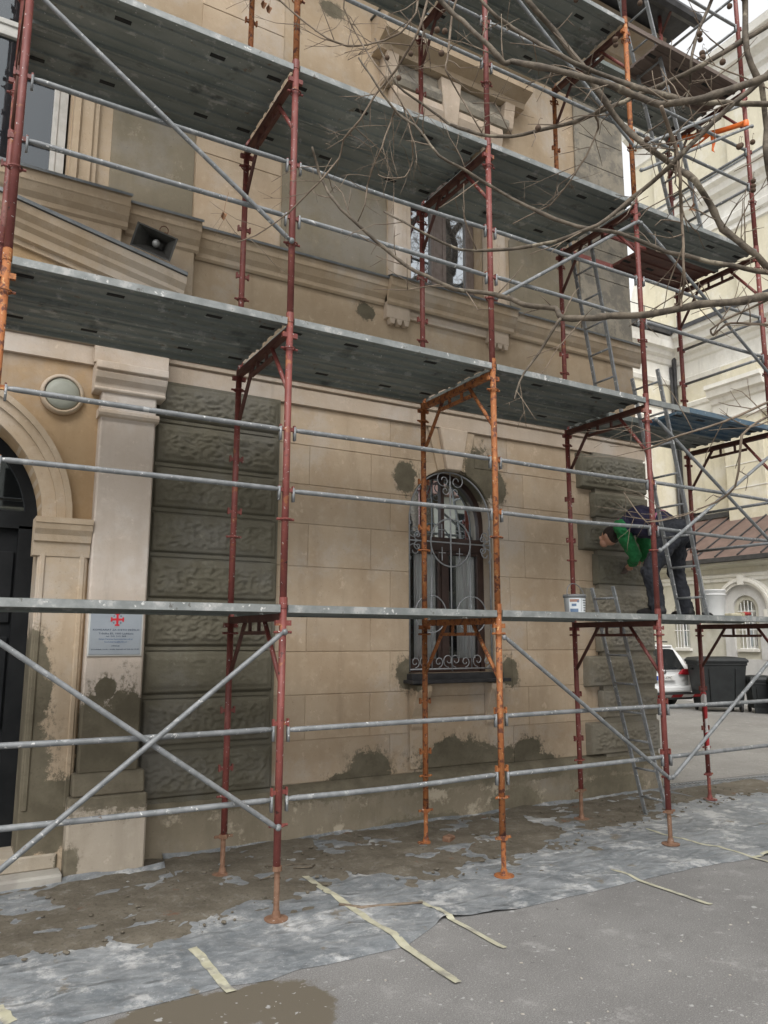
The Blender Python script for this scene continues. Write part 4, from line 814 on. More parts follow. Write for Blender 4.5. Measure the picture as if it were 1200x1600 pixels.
for y0, y1 in ((9.0, 10.35), (4.6, 5.9)):
    p = MB().box(CX-.36, CX, y0, y1, 0, 8.6).build('pilaster', M['church'], ch, bevel=.02)
    for k in range(3): MB().box(CX-.375, CX-.3, y0-.01, y1+.01, 7.85-k*.75, 7.88-k*.75).build('pilaster_joint', M['churchtrim'], p)
    xprof('capital', [(-.34,8.55),(-.42,8.6),(-.42,8.7),(-.38,8.72),(-.38,9.15),(-.45,9.2),(-.49,9.35),(-.64,9.4),(-.68,9.6),(-.76,9.65),(-.76,9.78),(-.45,9.85),(0,9.9)], y0-.3, y1+.3, M['churchtrim'], p)
    MB().box(CX-.32, CX, y0+.05, y1-.05, 9.9, 10.4).build('pilaster_block', M['church'], p)
for y0, y1 in ((11.0, 12.0), (8.0, 9.6), (4.6, 5.9)):
    p = MB().box(CX-.2, CX, y0, y1, 12.2, 15.3).build('pilaster', M['church'], ch, bevel=.02)
    xprof('capital', [(-.2,14.8),(-.26,14.85),(-.26,15.0),(-.36,15.1),(-.4,15.28),(0,15.35)], y0-.15, y1+.15, M['churchtrim'], p)
for y0, y1 in ((11.6, 12.6), (8.0, 9.6)):
    MB().box(CX-.18, CX, y0, y1, 17.0, 19.3).build('pilaster', M['church'], ch, bevel=.02)
# scrolled buttress towards the low wing
mb = MB(); q = [(13.6,12.4)] + [(13.6+1.9*(1-math.cos(R(a)))*.5, 12.4+ (3.2)*(1-math.sin(R(a)))) for a in range(0, 91, 10)] + [(15.5,12.4)]
mb.prism([(13.6,12.3),(15.6,12.3),(15.4,12.9),(14.7,13.2),(14.2,13.9),(13.9,14.8),(13.6,15.6)], lambda p, t: (t, p[0], p[1]), CX, CX+.6); mb.build('scroll_buttress', M['churchtrim'], ch)
dpp = MB().tube([(CX-.25, WY-.22, 11.9), (CX-.25, WY-.22, 11.3), (CX-.12, WY-.12, 10.9), (CX-.12, WY-.12, 0.1)], .075, 10).build('drain_pipe', M['gutter'], ch, True)
MB().tube([(CX-.30, WY-.12, 11.0), (CX-.30, WY-.12, 0.1)], .05, 8).build('drain_pipe', M['gutter'], ch, True)
wg = thing('church_wing', 'cream connecting wing with dark gutter between the house corner and the church', 'building', (12.5, 15, 0))
MB().box(5.6, CX-.02, WY, 24, 0, 12.25).build('wall', M['church'], wg)
def yprof(name, prof, x0, x1, mat): return MB().prism(prof, lambda p, t: (t, WY+p[0], p[1]), x0, x1).build(name, mat, wg)
yprof('cornice', [(0,10.35),(-.06,10.38),(-.10,10.52),(-.06,10.56),(-.06,11.05),(-.12,11.10),(-.18,11.25),(-.30,11.32),(-.36,11.45),(-.5,11.50),(-.55,11.72),(-.6,11.85),(0,12.1)], 5.6, CX-.05, M['churchtrim'])
yprof('gutter', [(-.66,11.9),(-.66,12.2),(-.5,12.25),(0,12.3),(0,11.95)], 5.6, CX-.5, M['gutter'])
yprof('string_course', [(0,9.0),(-.06,9.02),(-.10,9.12),(-.06,9.2),(-.05,9.45),(-.10,9.5),(-.13,9.62),(0,9.7)], 5.6, CX-.03, M['churchtrim'])
for x in (17.3, 15.0, 12.6):
    p = MB().box(x, x+.75, WY-.12, WY, 0, 9.0).build('pilaster', M['churchtrim'], wg, bevel=.02)
mb = MB(); mb.tube([(6, WY-.5, 12.75), (CX-.7, WY-.5, 12.75)], .015, 5)
for k in range(9): mb.tube([(6.4+k*1.6, WY-.5, 12.2), (6.4+k*1.6, WY-.5, 12.75)], .015, 5)
mb.build('roof_rail', M['gutter'], wg)

an = thing('church_annex', 'low cream annex with brown metal roof and barred round-arched windows', 'annex', (18, 5, 0))
AY1 = WY-.02
WINS = [(10.62, 'plain'), (8.48, 'arch'), (5.2, 'arch')]
mb = MB(); hs_ = .26
edges = sorted([y for y, _ in WINS])
ys = [-6] + [v for y in edges for v in (y-hs_, y+hs_)] + [AY1]
for i in range(0, len(ys), 2): mb.box(AX, AX+.6, ys[i], ys[i+1], .0, 3.7)
for y in edges:
    mb.box(AX, AX+.6, y-hs_, y+hs_, 0, 1.50); 
    for i in range(16):
        A = [math.pi*k/16 for k in (i, i+1)]
        a, b = [(y+hs_*math.cos(t), 2.55+hs_*math.sin(t)) for t in A]
        mb.add([(AX,a[0],a[1]),(AX,b[0],b[1]),(AX,b[0],3.7),(AX,a[0],3.7),(AX+.6,a[0],a[1]),(AX+.6,b[0],b[1]),(AX+.6,b[0],3.7),(AX+.6,a[0],3.7)], [(0,1,2,3),(0,4,5,1),(4,7,6,5)])
mb.build('wall', M['annex'], an)
MB().box(AX-.05, AX, -6, AY1, 0, 1.22).build('plinth', M['annexgrey'], an)
MB().box(AX+.62, AX+.7, -6, AY1, .3, 3.6).build('room_shade_panel', M['dark'], an)  # black panel stands in for the unlit room behind the windows
def aprof(name, prof, y0, y1, mat): return MB().prism(prof, lambda p, t: (AX+p[0], t, p[1]), y0, y1).build(name, mat, an)
aprof('cornice', [(0,3.32),(-.05,3.34),(-.06,3.42),(-.1,3.45),(-.12,3.52),(0,3.56)], -6, AY1, M['churchtrim'])
aprof('gutter', [(-.42,3.86),(-.42,3.98),(-.28,4.0),(-.25,3.86)], -6, AY1, M['gutter'])
aprof('soffit', [(-.3,3.78),(-.3,3.85),(.1,3.85),(.1,3.70),(0,3.70)], -6, AY1, M['annex'])
MB().add([(AX-.36,-6,3.99),(AX-.36,AY1,3.99),(CX+.01,AY1,5.6),(CX+.01,-6,5.6)], [(0,1,2,3)]).build('roof', M['roof'], an)
rf = [o for o in an.children if o.name.startswith('roof')][0]
for k in range(26):
    y = -5.6+k*.70
    if y < AY1: MB().bar((AX-.36,y,4.015), (CX,y,5.625), .03, .04).build('roof_seam', M['gutter'], rf)
MB().bar((CX-.02,-6,5.68), (CX-.02,AY1,5.68), .1, .16).build('roof_flashing', M['gutter'], rf)
for y, k in WINS:
    zs = 2.55; f = MB()
    f.box(AX+.30, AX+.36, y-hs_, y-hs_+.05, 1.5, zs+.2); f.box(AX+.30, AX+.36, y+hs_-.05, y+hs_, 1.5, zs+.2); f.box(AX+.301, AX+.359, y-.025, y+.025, 1.5, zs+hs_); f.box(AX+.302, AX+.358, y-hs_, y+hs_, 2.2, 2.25); f.box(AX+.303, AX+.357, y-hs_, y+hs_, 1.5, 1.56)
    w_ = f.build('window', M['white'], an)
    MB().add([(AX+.38,y-hs_,1.5),(AX+.38,y+hs_,1.5),(AX+.38,y+hs_,zs+hs_),(AX+.38,y-hs_,zs+hs_)], [(0,1,2,3)]).build('pane', M['glass'], w_)
    g = MB()
    for t in (-.16, -.055, .055, .16): g.tube([(AX-.02, y+t, 1.44), (AX-.02, y+t, zs+math.sqrt(hs_*hs_-t*t)-.02)], .013, 5)
    for z in (1.50, 2.0, 2.5): g.tube([(AX-.02, y-hs_, z), (AX-.02, y+hs_, z)], .013, 5)
    g.build('window_grille', M['white'], w_)
    MB().box(AX-.08, AX+.3, y-hs_-.05, y+hs_+.05, 1.42, 1.49).build('window_sill', M['churchtrim'], w_)
    if k == 'arch':
        def xring(r0, r1, x0, x1, nm):
            m_ = MB()
            for i in range(24):
                vs = [(x, y+r*math.cos(math.pi*j/24), zs+r*math.sin(math.pi*j/24)) for x in (x0, x1) for j in (i, i+1) for r in (r0, r1)]
                m_.add(vs, [(0,1,3,2),(4,6,7,5),(0,2,6,4),(1,5,7,3)])
            m_.build(nm, M['churchtrim'] if r0 > .6 else M['annexgrey'], w_)
        xring(hs_+.12, .68, AX-.06, AX, 'window_surround'); xring(.68, .86, AX-.16, AX, 'window_hood'); xring(.75, .81, AX-.2, AX-.15, 'window_hood')
        for s in (-1, 1):
            a, b = sorted((y+s*(hs_+.12), y+s*.68)); MB().box(AX-.06, AX, a, b, 1.22, zs).build('window_surround', M['annexgrey'], w_)
            a, b = sorted((y+s*.62, y+s*1.02)); MB().box(AX-.2, AX, a, b, zs-.22, zs-.02).build('window_impost', M['churchtrim'], w_)
        MB().box(AX-.22, AX, y-.09, y+.09, zs+.66, zs+.92).build('keystone', M['churchtrim'], w_)
# block of flats added behind the viewer to darken what the panes mirror
bk = thing('unseen_building', 'plain grey apartment building added out of view, mirrored in the house windows', 'building', (14, -30, 0))
M['facade'] = surf('grey_facade', (.36, .36, .33), (.44, .44, .40), 1, .9)
MB().box(-6, 46, -34, -28, 0, 10).build('wall', M['facade'], bk)
for i in range(12):
    for z in (1.2, 4.4, 7.4):
        w_ = MB().box(-4+i*4, -2.6+i*4, -28.02, -27.97, z, z+1.7).build('window', M['door'], bk)
        MB().box(-4.1+i*4, -2.5+i*4, -27.99, -27.85, z-.1, z-.02).build('sill', M['church'], w_)
MB().prism([(-34.6,10),(-27.4,10),(-31,12.6)], lambda p, t: (t, p[0], p[1]), -6.5, 46.5).build('roof', M['rooftile'], bk)

# ------------------------------------------------------------------ car
M['carwhite'] = surf('car_paint', (.70, .71, .71), (.74, .75, .75), 2, .25, world=False); M['carglass'] = surf('car_glass', (.012, .014, .016), (.02, .022, .024), 3, .06, world=False)
M['blackplastic'] = surf('black_trim', (.02, .02, .02), (.03, .03, .03), 8, .6, world=False); M['taillight'] = surf('tail_light_red', (.30, .012, .02), (.36, .02, .03), 6, .15, world=False); M['chrome'] = surf('car_badge', (.5, .5, .5), (.6, .6, .6), 6, .25, .8, world=False)
M['plateface'] = surf('number_plate_white', (.66, .66, .64), (.7, .7, .68), 6, .5, world=False); M['plateblue'] = surf('number_plate_blue', (.02, .07, .35), (.03, .08, .4), 6, .5, world=False); M['ink2'] = surf('plate_digits', (.02, .02, .02), (.03, .03, .03), 6, .5, world=False)
car = thing('parked_car', 'white sport utility car parked with its tail towards the scaffold, by the bins', 'car', (14.05, 8.88, 0), local=True); car.rotation_euler = (0, 0, R(-8))
def sect(y, pts): return [(x, y+dy, z) for (x, dy, z) in pts]
HALF = [(.0,.26),(.55,.25),(.80,.28),(.895,.42),(.925,.62),(.92,.80),(.88,.94),(.84,1.0)]
mb = MB(); rows = []
for (y, k, zs_, dz) in ((0.05, .90, 1, .02), (0.0, .955, 1, 0), (.10, 1.0, 1, 0), (.8, 1.0, 1.0, 0), (2.3, 1.0, .99, 0), (3.4, .99, .98, 0), (3.9, .96, .93, 0), (4.35, .86, .86, 0), (4.5, .72, .74, .02)):
    h = [(x*k, y, .26+(z-.26)*zs_+dz) for x, z in HALF]
    rows.append(h + [(-x, yy, z) for x, yy, z in h[::-1]])
n_ = len(rows[0]); mb.add([p for r_ in rows for p in r_], [(i*n_+j, i*n_+(j+1) % n_, (i+1)*n_+(j+1) % n_, (i+1)*n_+j) for i in range(len(rows)-1) for j in range(n_)] + [tuple(range(n_)), tuple((len(rows)-1)*n_+j for j in range(n_))])
body = mb.build('body', M['carwhite'], car, True); body.modifiers.new('s', 'SUBSURF').levels = 2; body.modifiers['s'].render_levels = 2
mb = MB(); rows = []
for (y, w, z0, w2, z1, y2) in ((.02, .83, .96, .66, 1.56, .36), (.25, .84, .96, .69, 1.60, .50), (1.2, .84, .96, .70, 1.66, 1.3), (2.2, .84, .96, .69, 1.64, 2.0), (3.2, .80, .96, .60, 1.54, 2.45)):
    h = [(w, y, z0), (w*.5+w2*.5, (y+y2)/2, (z0+z1)/2+.02), (w2, y2, z1-.04), (w2-.1, y2, z1), (0, y2, z1+.015)]
    rows.append(h + [(-x, yy, z) for x, yy, z in h[-2::-1]])
n_ = len(rows[0]); mb.add([p for r_ in rows for p in r_], [(i*n_+j, i*n_+j+1, (i+1)*n_+j+1, (i+1)*n_+j) for i in range(len(rows)-1) for j in range(n_-1)] + [tuple(range(n_)), tuple((len(rows)-1)*n_+j for j in range(n_))])
cabin = mb.build('cabin', M['carwhite'], car, False, bevel=.03, seg=2)
def onback(x, t): return (x, .02+.34*t-.012, .96+.60*t)
mb = MB(); q = [onback(-.70,.04), onback(.70,.04), onback(.60,.86), onback(.5,.90), onback(-.5,.90), onback(-.60,.86)]
mb.prism(q, lambda p, t: (p[0], p[1]+t, p[2]), 0, -.01); mb.build('rear_window', M['carglass'], car)
MB().box(-.58, .58, .28, .46, 1.55, 1.60).build('spoiler', M['carwhite'], car, bevel=.02, seg=2)
for s in (-1, 1):
    q = [(s*.855,.40,1.05),(s*.845,2.9,1.02),(s*.74,2.2,1.50),(s*.745,.75,1.50)]
    MB().add([(x+s*.012, y, z) for x, y, z in q], [(0,1,2,3)]).build('side_window', M['carglass'], car)
    MB().prism([(s*.50,.86),(s*.90,.84),(s*.90,1.0),(s*.62,1.0)], lambda p, t: (p[0], t, p[1]), -.028, .16).build('tail_light', M['taillight'], car, bevel=.025, seg=2)
    MB().tube([(s*.66, .55, 1.68), (s*.66, 2.1, 1.70)], .018, 6).build('roof_rail', M['blackplastic'], car, True)
    for y in (.85, 3.6):
        w_ = MB().lathe([(.2,-.11),(.33,-.11),(.355,-.08),(.355,.08),(.33,.11),(.2,.11)], (s*.80, y, .355), 24, 'x').build('wheel', M['blackplastic'], car, True)
        MB().lathe([(.001,-.09),(.2,-.1),(.22,0),(.2,.1),(.001,.09)], (s*.80, y, .355), 20, 'x').build('rim', M['chrome'], w_, True)
MB().box(-.86, .86, -.07, .2, .24, .42).build('bumper', M['blackplastic'], car, bevel=.04, seg=2)
MB().box(-.84, .84, -.075, .1, .42, .58).build('bumper', M['carwhite'], car, bevel=.05, seg=2)
MB().box(-.36, .36, -.035, .02, .70, .86).build('plate_recess', M['carwhite'], car, bevel=.015)
npl = MB().box(-.27, .27, -.048, -.036, .725, .835).build('number_plate', M['plateface'], car, bevel=.003)
MB().box(-.27, -.225, -.050, -.047, .726, .834).build('plate_band', M['plateblue'], npl)
text('LJ 50-KMC', .10, .02, -.0495, .745, M['ink2'], npl, width=.40)
MB().lathe([(.001,-.05),(.05,-.05),(.06,-.03),(.06,0)], (0, 0, .93), 24, 'y').build('badge', M['chrome'], car, True)
MB().box(-.02, .45, .30, .33, 1.0, 1.02).build('rear_wiper', M['blackplastic'], car)

# ------------------------------------------------------------------ bins
def bin_(name, label, loc, rz, W, D, H, big, group, mark=None):
    t = thing(name, label, 'bin', loc, group, True); t.rotation_euler = (0, 0, R(rz))
    mb = MB(); rg = lambda w, d, z: [(-w, -d, z), (w, -d, z), (w, d, z), (-w, d, z)]
    loft4(mb, [rg(W*.42, D*.40, .12), rg(W*.5, D*.5, H-.12), rg(W*.52, D*.52, H-.12), rg(W*.52, D*.52, H-.05)])
    mb.add([p for p in rg(W*.42, D*.40, .12)], [(3,2,1,0)])
    b = mb.build('body', M['bin'], t, bevel=.02, seg=2)
    for k in (-.25, .25): MB().bar((W*k, -D*.43-.004, .2), (W*k*1.1, -D*.497-.004, H-.2), .05, .025, (1,0,0)).build('rib', M['bin'], b)
    mb = MB(); loft4(mb, [rg(W*.54, D*.55, H-.05), rg(W*.55, D*.56, H), rg(W*.50, D*.50, H+.06), rg(W*.30, D*.35, H+.085)]); mb.add(rg(W*.30, D*.35, H+.085), [(0,1,2,3)])
    l_ = mb.build('lid', M['bin'], t, bevel=.015, seg=2)
    MB().tube([(-W*.4, D*.58, H-.02), (W*.4, D*.58, H-.02)], .018, 8).build('handle', M['bin'], t, True)
    for sx in (-1, 1):
        for sy in ((-1, 1) if big else (1,)):
            MB().lathe([(.001,-.025),(.09,-.025),(.1,-.015),(.1,.015),(.09,.025),(.001,.025)], (sx*W*.38, sy*D*.36, .1), 18, 'x').build('wheel', M['blackplastic'], t, True)
        if big: MB().tube([(sx*W*.5, 0, H-.22), (sx*(W*.5+.07), 0, H-.22)], .025, 8).build('trunnion', M['bin'], t, True)
    if not big: MB().box(-W*.4, W*.4, -D*.44, -D*.36, 0.0, .13).build('foot', M['bin'], t)
    if mark: text(mark, .07, 0, -D*.475, H*.62, M['plateface'], b, rotx=86)
    return t
bin_('rubbish_container', 'big black four wheeled rubbish container beside the white car', (14.90, 7.98, 0), -34, 1.14, .86, 1.24, True, None)
bin_('wheelie_bin', 'smaller black wheelie bin directly beside the big container', (15.42, 7.18, 0), -40, .56, .62, .80, False, 'small wheelie bins')
bin_('wheelie_bin', 'smaller black wheelie bin furthest from the white car, with pale lettering', (15.3, 6.5, 0), -44, .56, .62, .80, False, 'small wheelie bins', 'SNAGA')

# ------------------------------------------------------------------ scaffold
SX = [-1.80, 0.0, 1.795, 3.593, 5.486]; SW = 1.055; Z1 = 1.963
ZD = [0.0, Z1, Z1+2, Z1+4, Z1+6, Z1+8]
scf = thing('scaffolding', 'steel facade scaffold of red and rusty orange frames with galvanised decks and rails', 'scaffold', (1.8, .5, 0))
ORANGE = {(0,0),(0,1),(2,0),(2,1),(3,3),(1,3)}
for k, x in enumerate(SX):
    for l in range(5):
        z0, z1 = ZD[l], ZD[l+1]; org = (k, l) in ORANGE
        mat = M['orange'] if org else M['red']
        zt = z1 - .055
        zdown = .30 if l == 0 else z0+.0
        # crossbars of the frame
        fr = MB(); fr.bar((x, .02, zt-.03), (x, SW-.02, zt-.03), .045, .05); fr.bar((x, .30, zt-.13), (x, SW-.30, zt-.13), .026, .026)
        for y in (.44, .62): fr.bar((x, y, zt-.13), (x, y, zt-.03), .02, .02, (0,1,0))
        fm = M['orange'] if (org and k == 2) else M['maroon']
        f = fr.build('scaffold_frame', fm, scf)
        lab(f, 'rusty orange frame' if org else 'dull red frame')
        for (ya, yb) in ((0, .33), (SW, SW-.33)):
            MB().tube([(x, ya, zt-.48), (x, yb, zt-.05)], .016, 8).build('knee_brace', mat if fm is not M['maroon'] else (M['red'] if ya == 0 else M['maroon']), f, True)
        for y in (0, SW):
            p = MB(); jx = random.uniform(-.006, .006)
            p.tube([(x+jx, y, zdown), (x, y, z1+.02)], .0243, 14)
            p.lathe([(.0245,-.03),(.0275,-.028),(.0275,.045),(.0245,.047)], (x, y, z1), 14)
            for zz in (.771, 1.197):
                p.box(x-.05, x+.05, y-.009, y+.009, z0+zz-.012, z0+zz+.014)
                for s in (-1, 1): p.box(x+s*.05-.006, x+s*.05+.006, y-.012, y+.012, z0+zz-.02, z0+zz+.03)
            for zz in (.57, 1.78):
                p.tube([(x+.040*math.cos(a*math.pi/6), y+.040*math.sin(a*math.pi/6), z0+zz) for a in range(12)], .006, 6, True)
                p.cyl((x-.062, y, z0+zz), (x+.062, y, z0+zz), .009, 8)
            p.box(x-.055, x+.055, y-.014, y+.014, zt-.085, zt-.05)
            po = p.build('post', mat, f, False); po.data.polygons.foreach_set('use_smooth', [len(q.vertices) == 4 and abs(q.normal.z) < .5 and (q.area > .004 and q.area < .03) for q in po.data.polygons])
            if l == 0:
                base_red = M['rusty'] if k in (1, 3) else mat
                j = MB(); j.tube([(x, y, .02), (x, y, .46)], .0185, 12); j.lathe([(.001,.0),(.075,.0),(.075,.008),(.03,.014),(.022,.05),(.001,.05)], (x, y, .016), 24)
                if k == 1 and y == 0: j.tube([(x, y, .30), (x, y, .33)], .030, 10)
                else: j.lathe([(.001,0),(.035,0),(.035,.03),(.001,.03)], (x, y, .27), 6); j.bar((x-.07, y, .285), (x+.07, y, .285), .014, .018)
                j.build('base_jack', base_red, po, False)
# decks: profiled steel planks, two to a bay
PL = [(0,0),(0,-.052),(.026,-.055),(.030,-.028),(.095,-.028),(.10,-.040),(.125,-.040),(.13,-.026),(.235,-.026),(.24,-.042),(.27,-.042),(.275,-.026),(.375,-.026),(.38,-.040),(.405,-.040),(.41,-.028),(.475,-.028),(.479,-.055),(.505,-.052),(.505,0)]
def plank(xa, xb, y0, z, mat, label=None, edge=None, perf=False):
    w = .508 if y0 < .3 else .562
    zz = z + random.uniform(-.004, .004); mb = MB(); s_ = w/.505
    mb.prism([(y0+a*s_, zz+b) for a, b in PL], lambda p, t: (t, p[0], p[1]), xa, xb)
    o = mb.build('deck_plank', mat, scf)
    if label: lab(o, label)
    if y0 < .3:
        e = MB(); e.box(xa, xb, y0-.0025, y0-.0005, zz-.050, zz-.002); e.build('plank_edge', edge or M['edge'], o)
    sl_ = MB(); L_ = xb-xa
    for (yy) in ((.185,) if y0 < .3 else (.325,)):
        for fx in (.045, .34, .72, .955):
            xx = xa+L_*fx+(random.uniform(-.05, .05) if .1 < fx < .9 else 0); sl_.box(xx-.055, xx+.055, y0+yy*s_-.018, y0+yy*s_+.018, zz-.0295, zz-.0255)
    kind(sl_.build('slot_shade', M['slot_shade'], o), 'stuff')  # thin dark boxes paint in the slot shade, no holes are cut
    if perf:
        h = MB()
        for i in range(46):
            for j in range(4): 
                xx = xa+.05+i*.037; h.lathe([(.001,-.001),(.007,-.001),(.007,.0005),(.001,.0005)], (xx, y0+.05+j*.028+(i % 2)*.012+(.30 if i//6 % 2 else 0), zz-.0285), 6)
        kind(h.build('hole_light_disc', M['holelight'], o), 'stuff')  # pale discs paint in daylight showing through the holes
    return o
M['holelight'] = surf('hole_daylight_paint', (.55, .56, .56), (.6, .6, .6), 5, .6)  # bright colour stands for daylight seen through the plank
GAP = .028
for l in (1, 2, 3, 4):
    for k in range(4):
        xa, xb = SX[k]+GAP, SX[k+1]-GAP; z = ZD[l]
        if k == 3 and l == 4:
            plank(4.12, xb, -.02, z, M['timber'], 'brown timber hatch plank', M['timber'])
            plank(xa, xb, .49, z, M['deck'], 'perforated grey plank', perf=True)
        elif k == 3 and l == 3:
            plank(xa, xb, -.02, z, M['deck'])
            plank(4.35, xb, .49, z, M['maroon'], 'maroon framed hatch plank', M['maroon'])
        elif k == 3 and l == 2:
            plank(4.18, xb, -.02, z, M['deckblue'], 'plank with blue painted edge', M['deckblue'])
            plank(xa, xb, .49, z, M['deck'])
        elif k == 3 and l == 1:
            plank(xa, xb, -.02, z, M['deck']); plank(4.1, xb, .49, z, M['deck'])
        else:
            plank(xa, xb, -.02, z, M['deck']); plank(xa, xb, .49, z, M['deck'])
for (l, y0, y1) in ((4, -.02, .49), (2, -.02, .49)):           # side bars of the open hatches
    mb = MB(); mb.bar((SX[3]+GAP, y0+.012, ZD[l]-.028), (4.2, y0+.012, ZD[l]-.028), .024, .052); mb.build('hatch_bar', M['edge'] if l == 2 else M['timber'], scf)
for y in (SW-.03, .545): MB().bar((SX[3]+GAP, y, ZD[3]-.028), (4.36, y, ZD[3]-.028), .024, .05).build('hatch_bar', M['red'], scf)
# rails
for k in range(4):
    for l in range(5):
        for zz in (.771, 1.197):
            z = ZD[l] if l else Z1-2
            za = z+zz+random.uniform(-.008, .008); zb = z+zz+random.uniform(-.008, .008); a, b = SX[k]+.052, SX[k+1]-.052
            mb = MB(); sg = random.uniform(-.012, .004); sy = random.uniform(-.008, .008)
            P5 = [(a, -.004, za), (a+.05, -.004, za)] + [(a+.05+(b-a-.1)*t, -.004+sy*math.sin(math.pi*t), za+(zb-za)*t+sg*math.sin(math.pi*t)) for t in (.25, .5, .75)] + [(b-.05, -.004, zb), (b, -.004, zb)]
            mb.tube(P5, [.012, .0175, .0175, .0175, .0175, .0175, .012], 10)
            for xx, zq in ((a, za), (b, zb)): mb.box(xx-.007, xx+.007, -.018, .010, zq-.075, zq+.02)
            mb.build('guard_rail', M['galv'], scf, True)
# diagonal braces
def brace(ka, za, kb, zb, y=-.045):
    a = Vector((SX[ka]+.03, y, za)); b = Vector((SX[kb]-.03, y, zb))
    mb = MB(); mb.tube([a, a+(b-a)*.02, a+(b-a)*.98, b], [.010, .0165, .0165, .010], 10); mb.ball((a.x-.01, y, za), .022, .02, .022, 8, 6); mb.ball((b.x+.01, y, zb), .022, .02, .022, 8, 6)
    mb.build('diagonal_brace', M['galv'], scf, True)
brace(0, 1.78, 1, .57, -.05); brace(0, .40, 1, 1.78, -.085); brace(2, 1.75, 3, .57); brace(3, .57, 4, 1.78)
brace(3, ZD[1]+.57, 4, ZD[1]+1.72, -.05); brace(3, ZD[1]+1.78, 4, ZD[1]+.57, -.085)
brace(3, ZD[2]+1.76, 4, ZD[2]+.57); brace(2, ZD[2]+.57, 3, ZD[2]+1.76); brace(0, ZD[2]+1.76, 1, ZD[2]+.57)
brace(2, ZD[3]+1.76, 3, ZD[3]+.57); brace(3, ZD[3]+.57, 4, ZD[3]+1.76); brace(3, ZD[3]+.30, 4, ZD[3]+1.45, -.085)
# end guard rails at the corner
for l in (1, 2, 3, 4):
    for zz in (.771, 1.197):
        MB().tube([(SX[4]+.01, .03, ZD[l]+zz), (SX[4]+.01, SW-.03, ZD[l]+zz)], .0165, 8).build('end_rail', M['galv'], scf, True)
# ladders
def ladder(label, xb, zb, xt, zt, ya, yb, n):
    t = thing('ladder', label, 'ladder', (xb, (ya+yb)/2, zb), 'steel ladders inside the scaffold')
    for y in (ya, yb): MB().bar((xb, y, zb), (xt, y, zt), .018, .042, (0,1,0)).build('stile', M['galv'], t, bevel=.003)
    for i in range(n):
        f = (i+.6)/n; x, z = xb+(xt-xb)*f, zb+(zt-zb)*f
        MB().tube([(x, ya, z), (x, yb, z)], .0115, 8).build('rung', M['galv'], t, True)
ladder('steel ladder standing on the ground against the quoins under the lowest deck', 4.30, .03, 3.70, 2.25, .90, .62, 8)
ladder('steel ladder standing on the lowest deck in front of the bending worker', 4.42, Z1, 3.92, 4.35, .44, .12, 8)
ladder('steel ladder rising from the second deck to the maroon hatch plank', 3.98, Z1+2, 3.55, Z1+4.35, .92, .64, 8)
ladder('uppermost steel ladder, from the third deck to the timber hatch plank', 4.80, Z1+4, 4.02, Z1+6.95, .45, .14, 10)
# board lying on the second deck
bd = MB().box(4.55, 5.35, .12, .40, Z1+2.004, Z1+2.03).build('loose_board', M['edge'], None, bevel=.003)
tag(bd, 'short grey board lying on the blue edged deck', 'board')
# ------------------------------------------------------------------ things on the scaffold
bkt = thing('paint_bucket', 'grey paint bucket with raised handle on the lowest deck', 'bucket', (3.03, .45, Z1+.002), local=True)
M['bucket'] = surf('grey_bucket', (.30, .31, .32), (.36, .37, .38), 9, .45, world=False); M['bucketrim'] = surf('dark_rim', (.12, .125, .13), (.16, .165, .17), 9, .5, world=False); M['labelwhite'] = surf('bucket_label', (.60, .63, .66), (.66, .69, .71), 9, .5, world=False); M['labelblue'] = surf('label_blue', (.10, .16, .26), (.14, .2, .3), 9, .5, world=False); M['labelred'] = surf('label_red', (.30, .17, .13), (.35, .2, .15), 9, .5, world=False); M['labelink'] = surf('label_ink', (.10, .11, .12), (.14, .15, .16), 9, .5, world=False)
MB().lathe([(.001,0),(.084,0),(.088,.01),(.097,.15),(.097,.155),(.09,.155),(.082,.02),(.001,.015)], (0,0,0), 32).build('tub', M['bucket'], bkt, True)
MB().lathe([(.098,.145),(.104,.148),(.104,.172),(.096,.175),(.096,.15)], (0,0,0), 32).build('rim', M['bucketrim'], bkt, True)
MB().tube([(.104*math.cos(a)*1.0, -.02+.03*math.sin(a), .16+.115*math.sin(a)) for a in np.linspace(0, math.pi, 17)], .0045, 6).build('handle', M['bucketrim'], bkt, True)
lb = MB()
def wrap(mb, a0, a1, z0, z1, off):
    n = 10; vs = []
    for i in range(n+1):
        a = R(a0+(a1-a0)*i/n)
        for z in (z0, z1):
            r = .0885+(.097-.088)*z/.15+off; vs.append((r*math.cos(a), r*math.sin(a), z))
    mb.add(vs, [(2*i, 2*i+2, 2*i+3, 2*i+1) for i in range(n)])
wrap(lb, -165, -35, .012, .138, .0012); lbl = lb.build('bucket_label', M['labelwhite'], bkt, True)
for (a0, a1, z0, z1, mt_) in ((-160,-110,.105,.130,'labelred'),(-150,-125,.068,.09,'labelblue'),(-120,-112,.10,.12,'labelblue'),(-98,-96,.02,.13,'labelink'),(-160,-115,.015,.045,'labelblue')):
    mb = MB(); wrap(mb, a0, a1, z0, z1, .0022); mb.build('label_print', M[mt_], lbl, True)
for i in range(5):
    mb = MB(); wrap(mb, -88+i*2, -52+i*3, .115-i*.022, .124-i*.022, .0022); mb.build('label_print', M['labelink'], lbl, True)
tb = thing('plastic_tub', 'white plastic tub with dented rim beside the boots of the worker', 'tub', (5.02, .50, Z1+.002))
MB().lathe([(.001,0),(.105,0),(.11,.012),(.128,.27),(.133,.272),(.133,.285),(.124,.285),(.120,.27),(.105,.02),(.001,.02)], (5.02,.50,Z1+.002), 36).build('tub', M['white'], tb, True)
MB().lathe([(.127,.225),(.134,.228),(.134,.236),(.127,.24)], (5.02,.50,Z1+.002), 36).build('tub_collar', M['white'], tb, True)
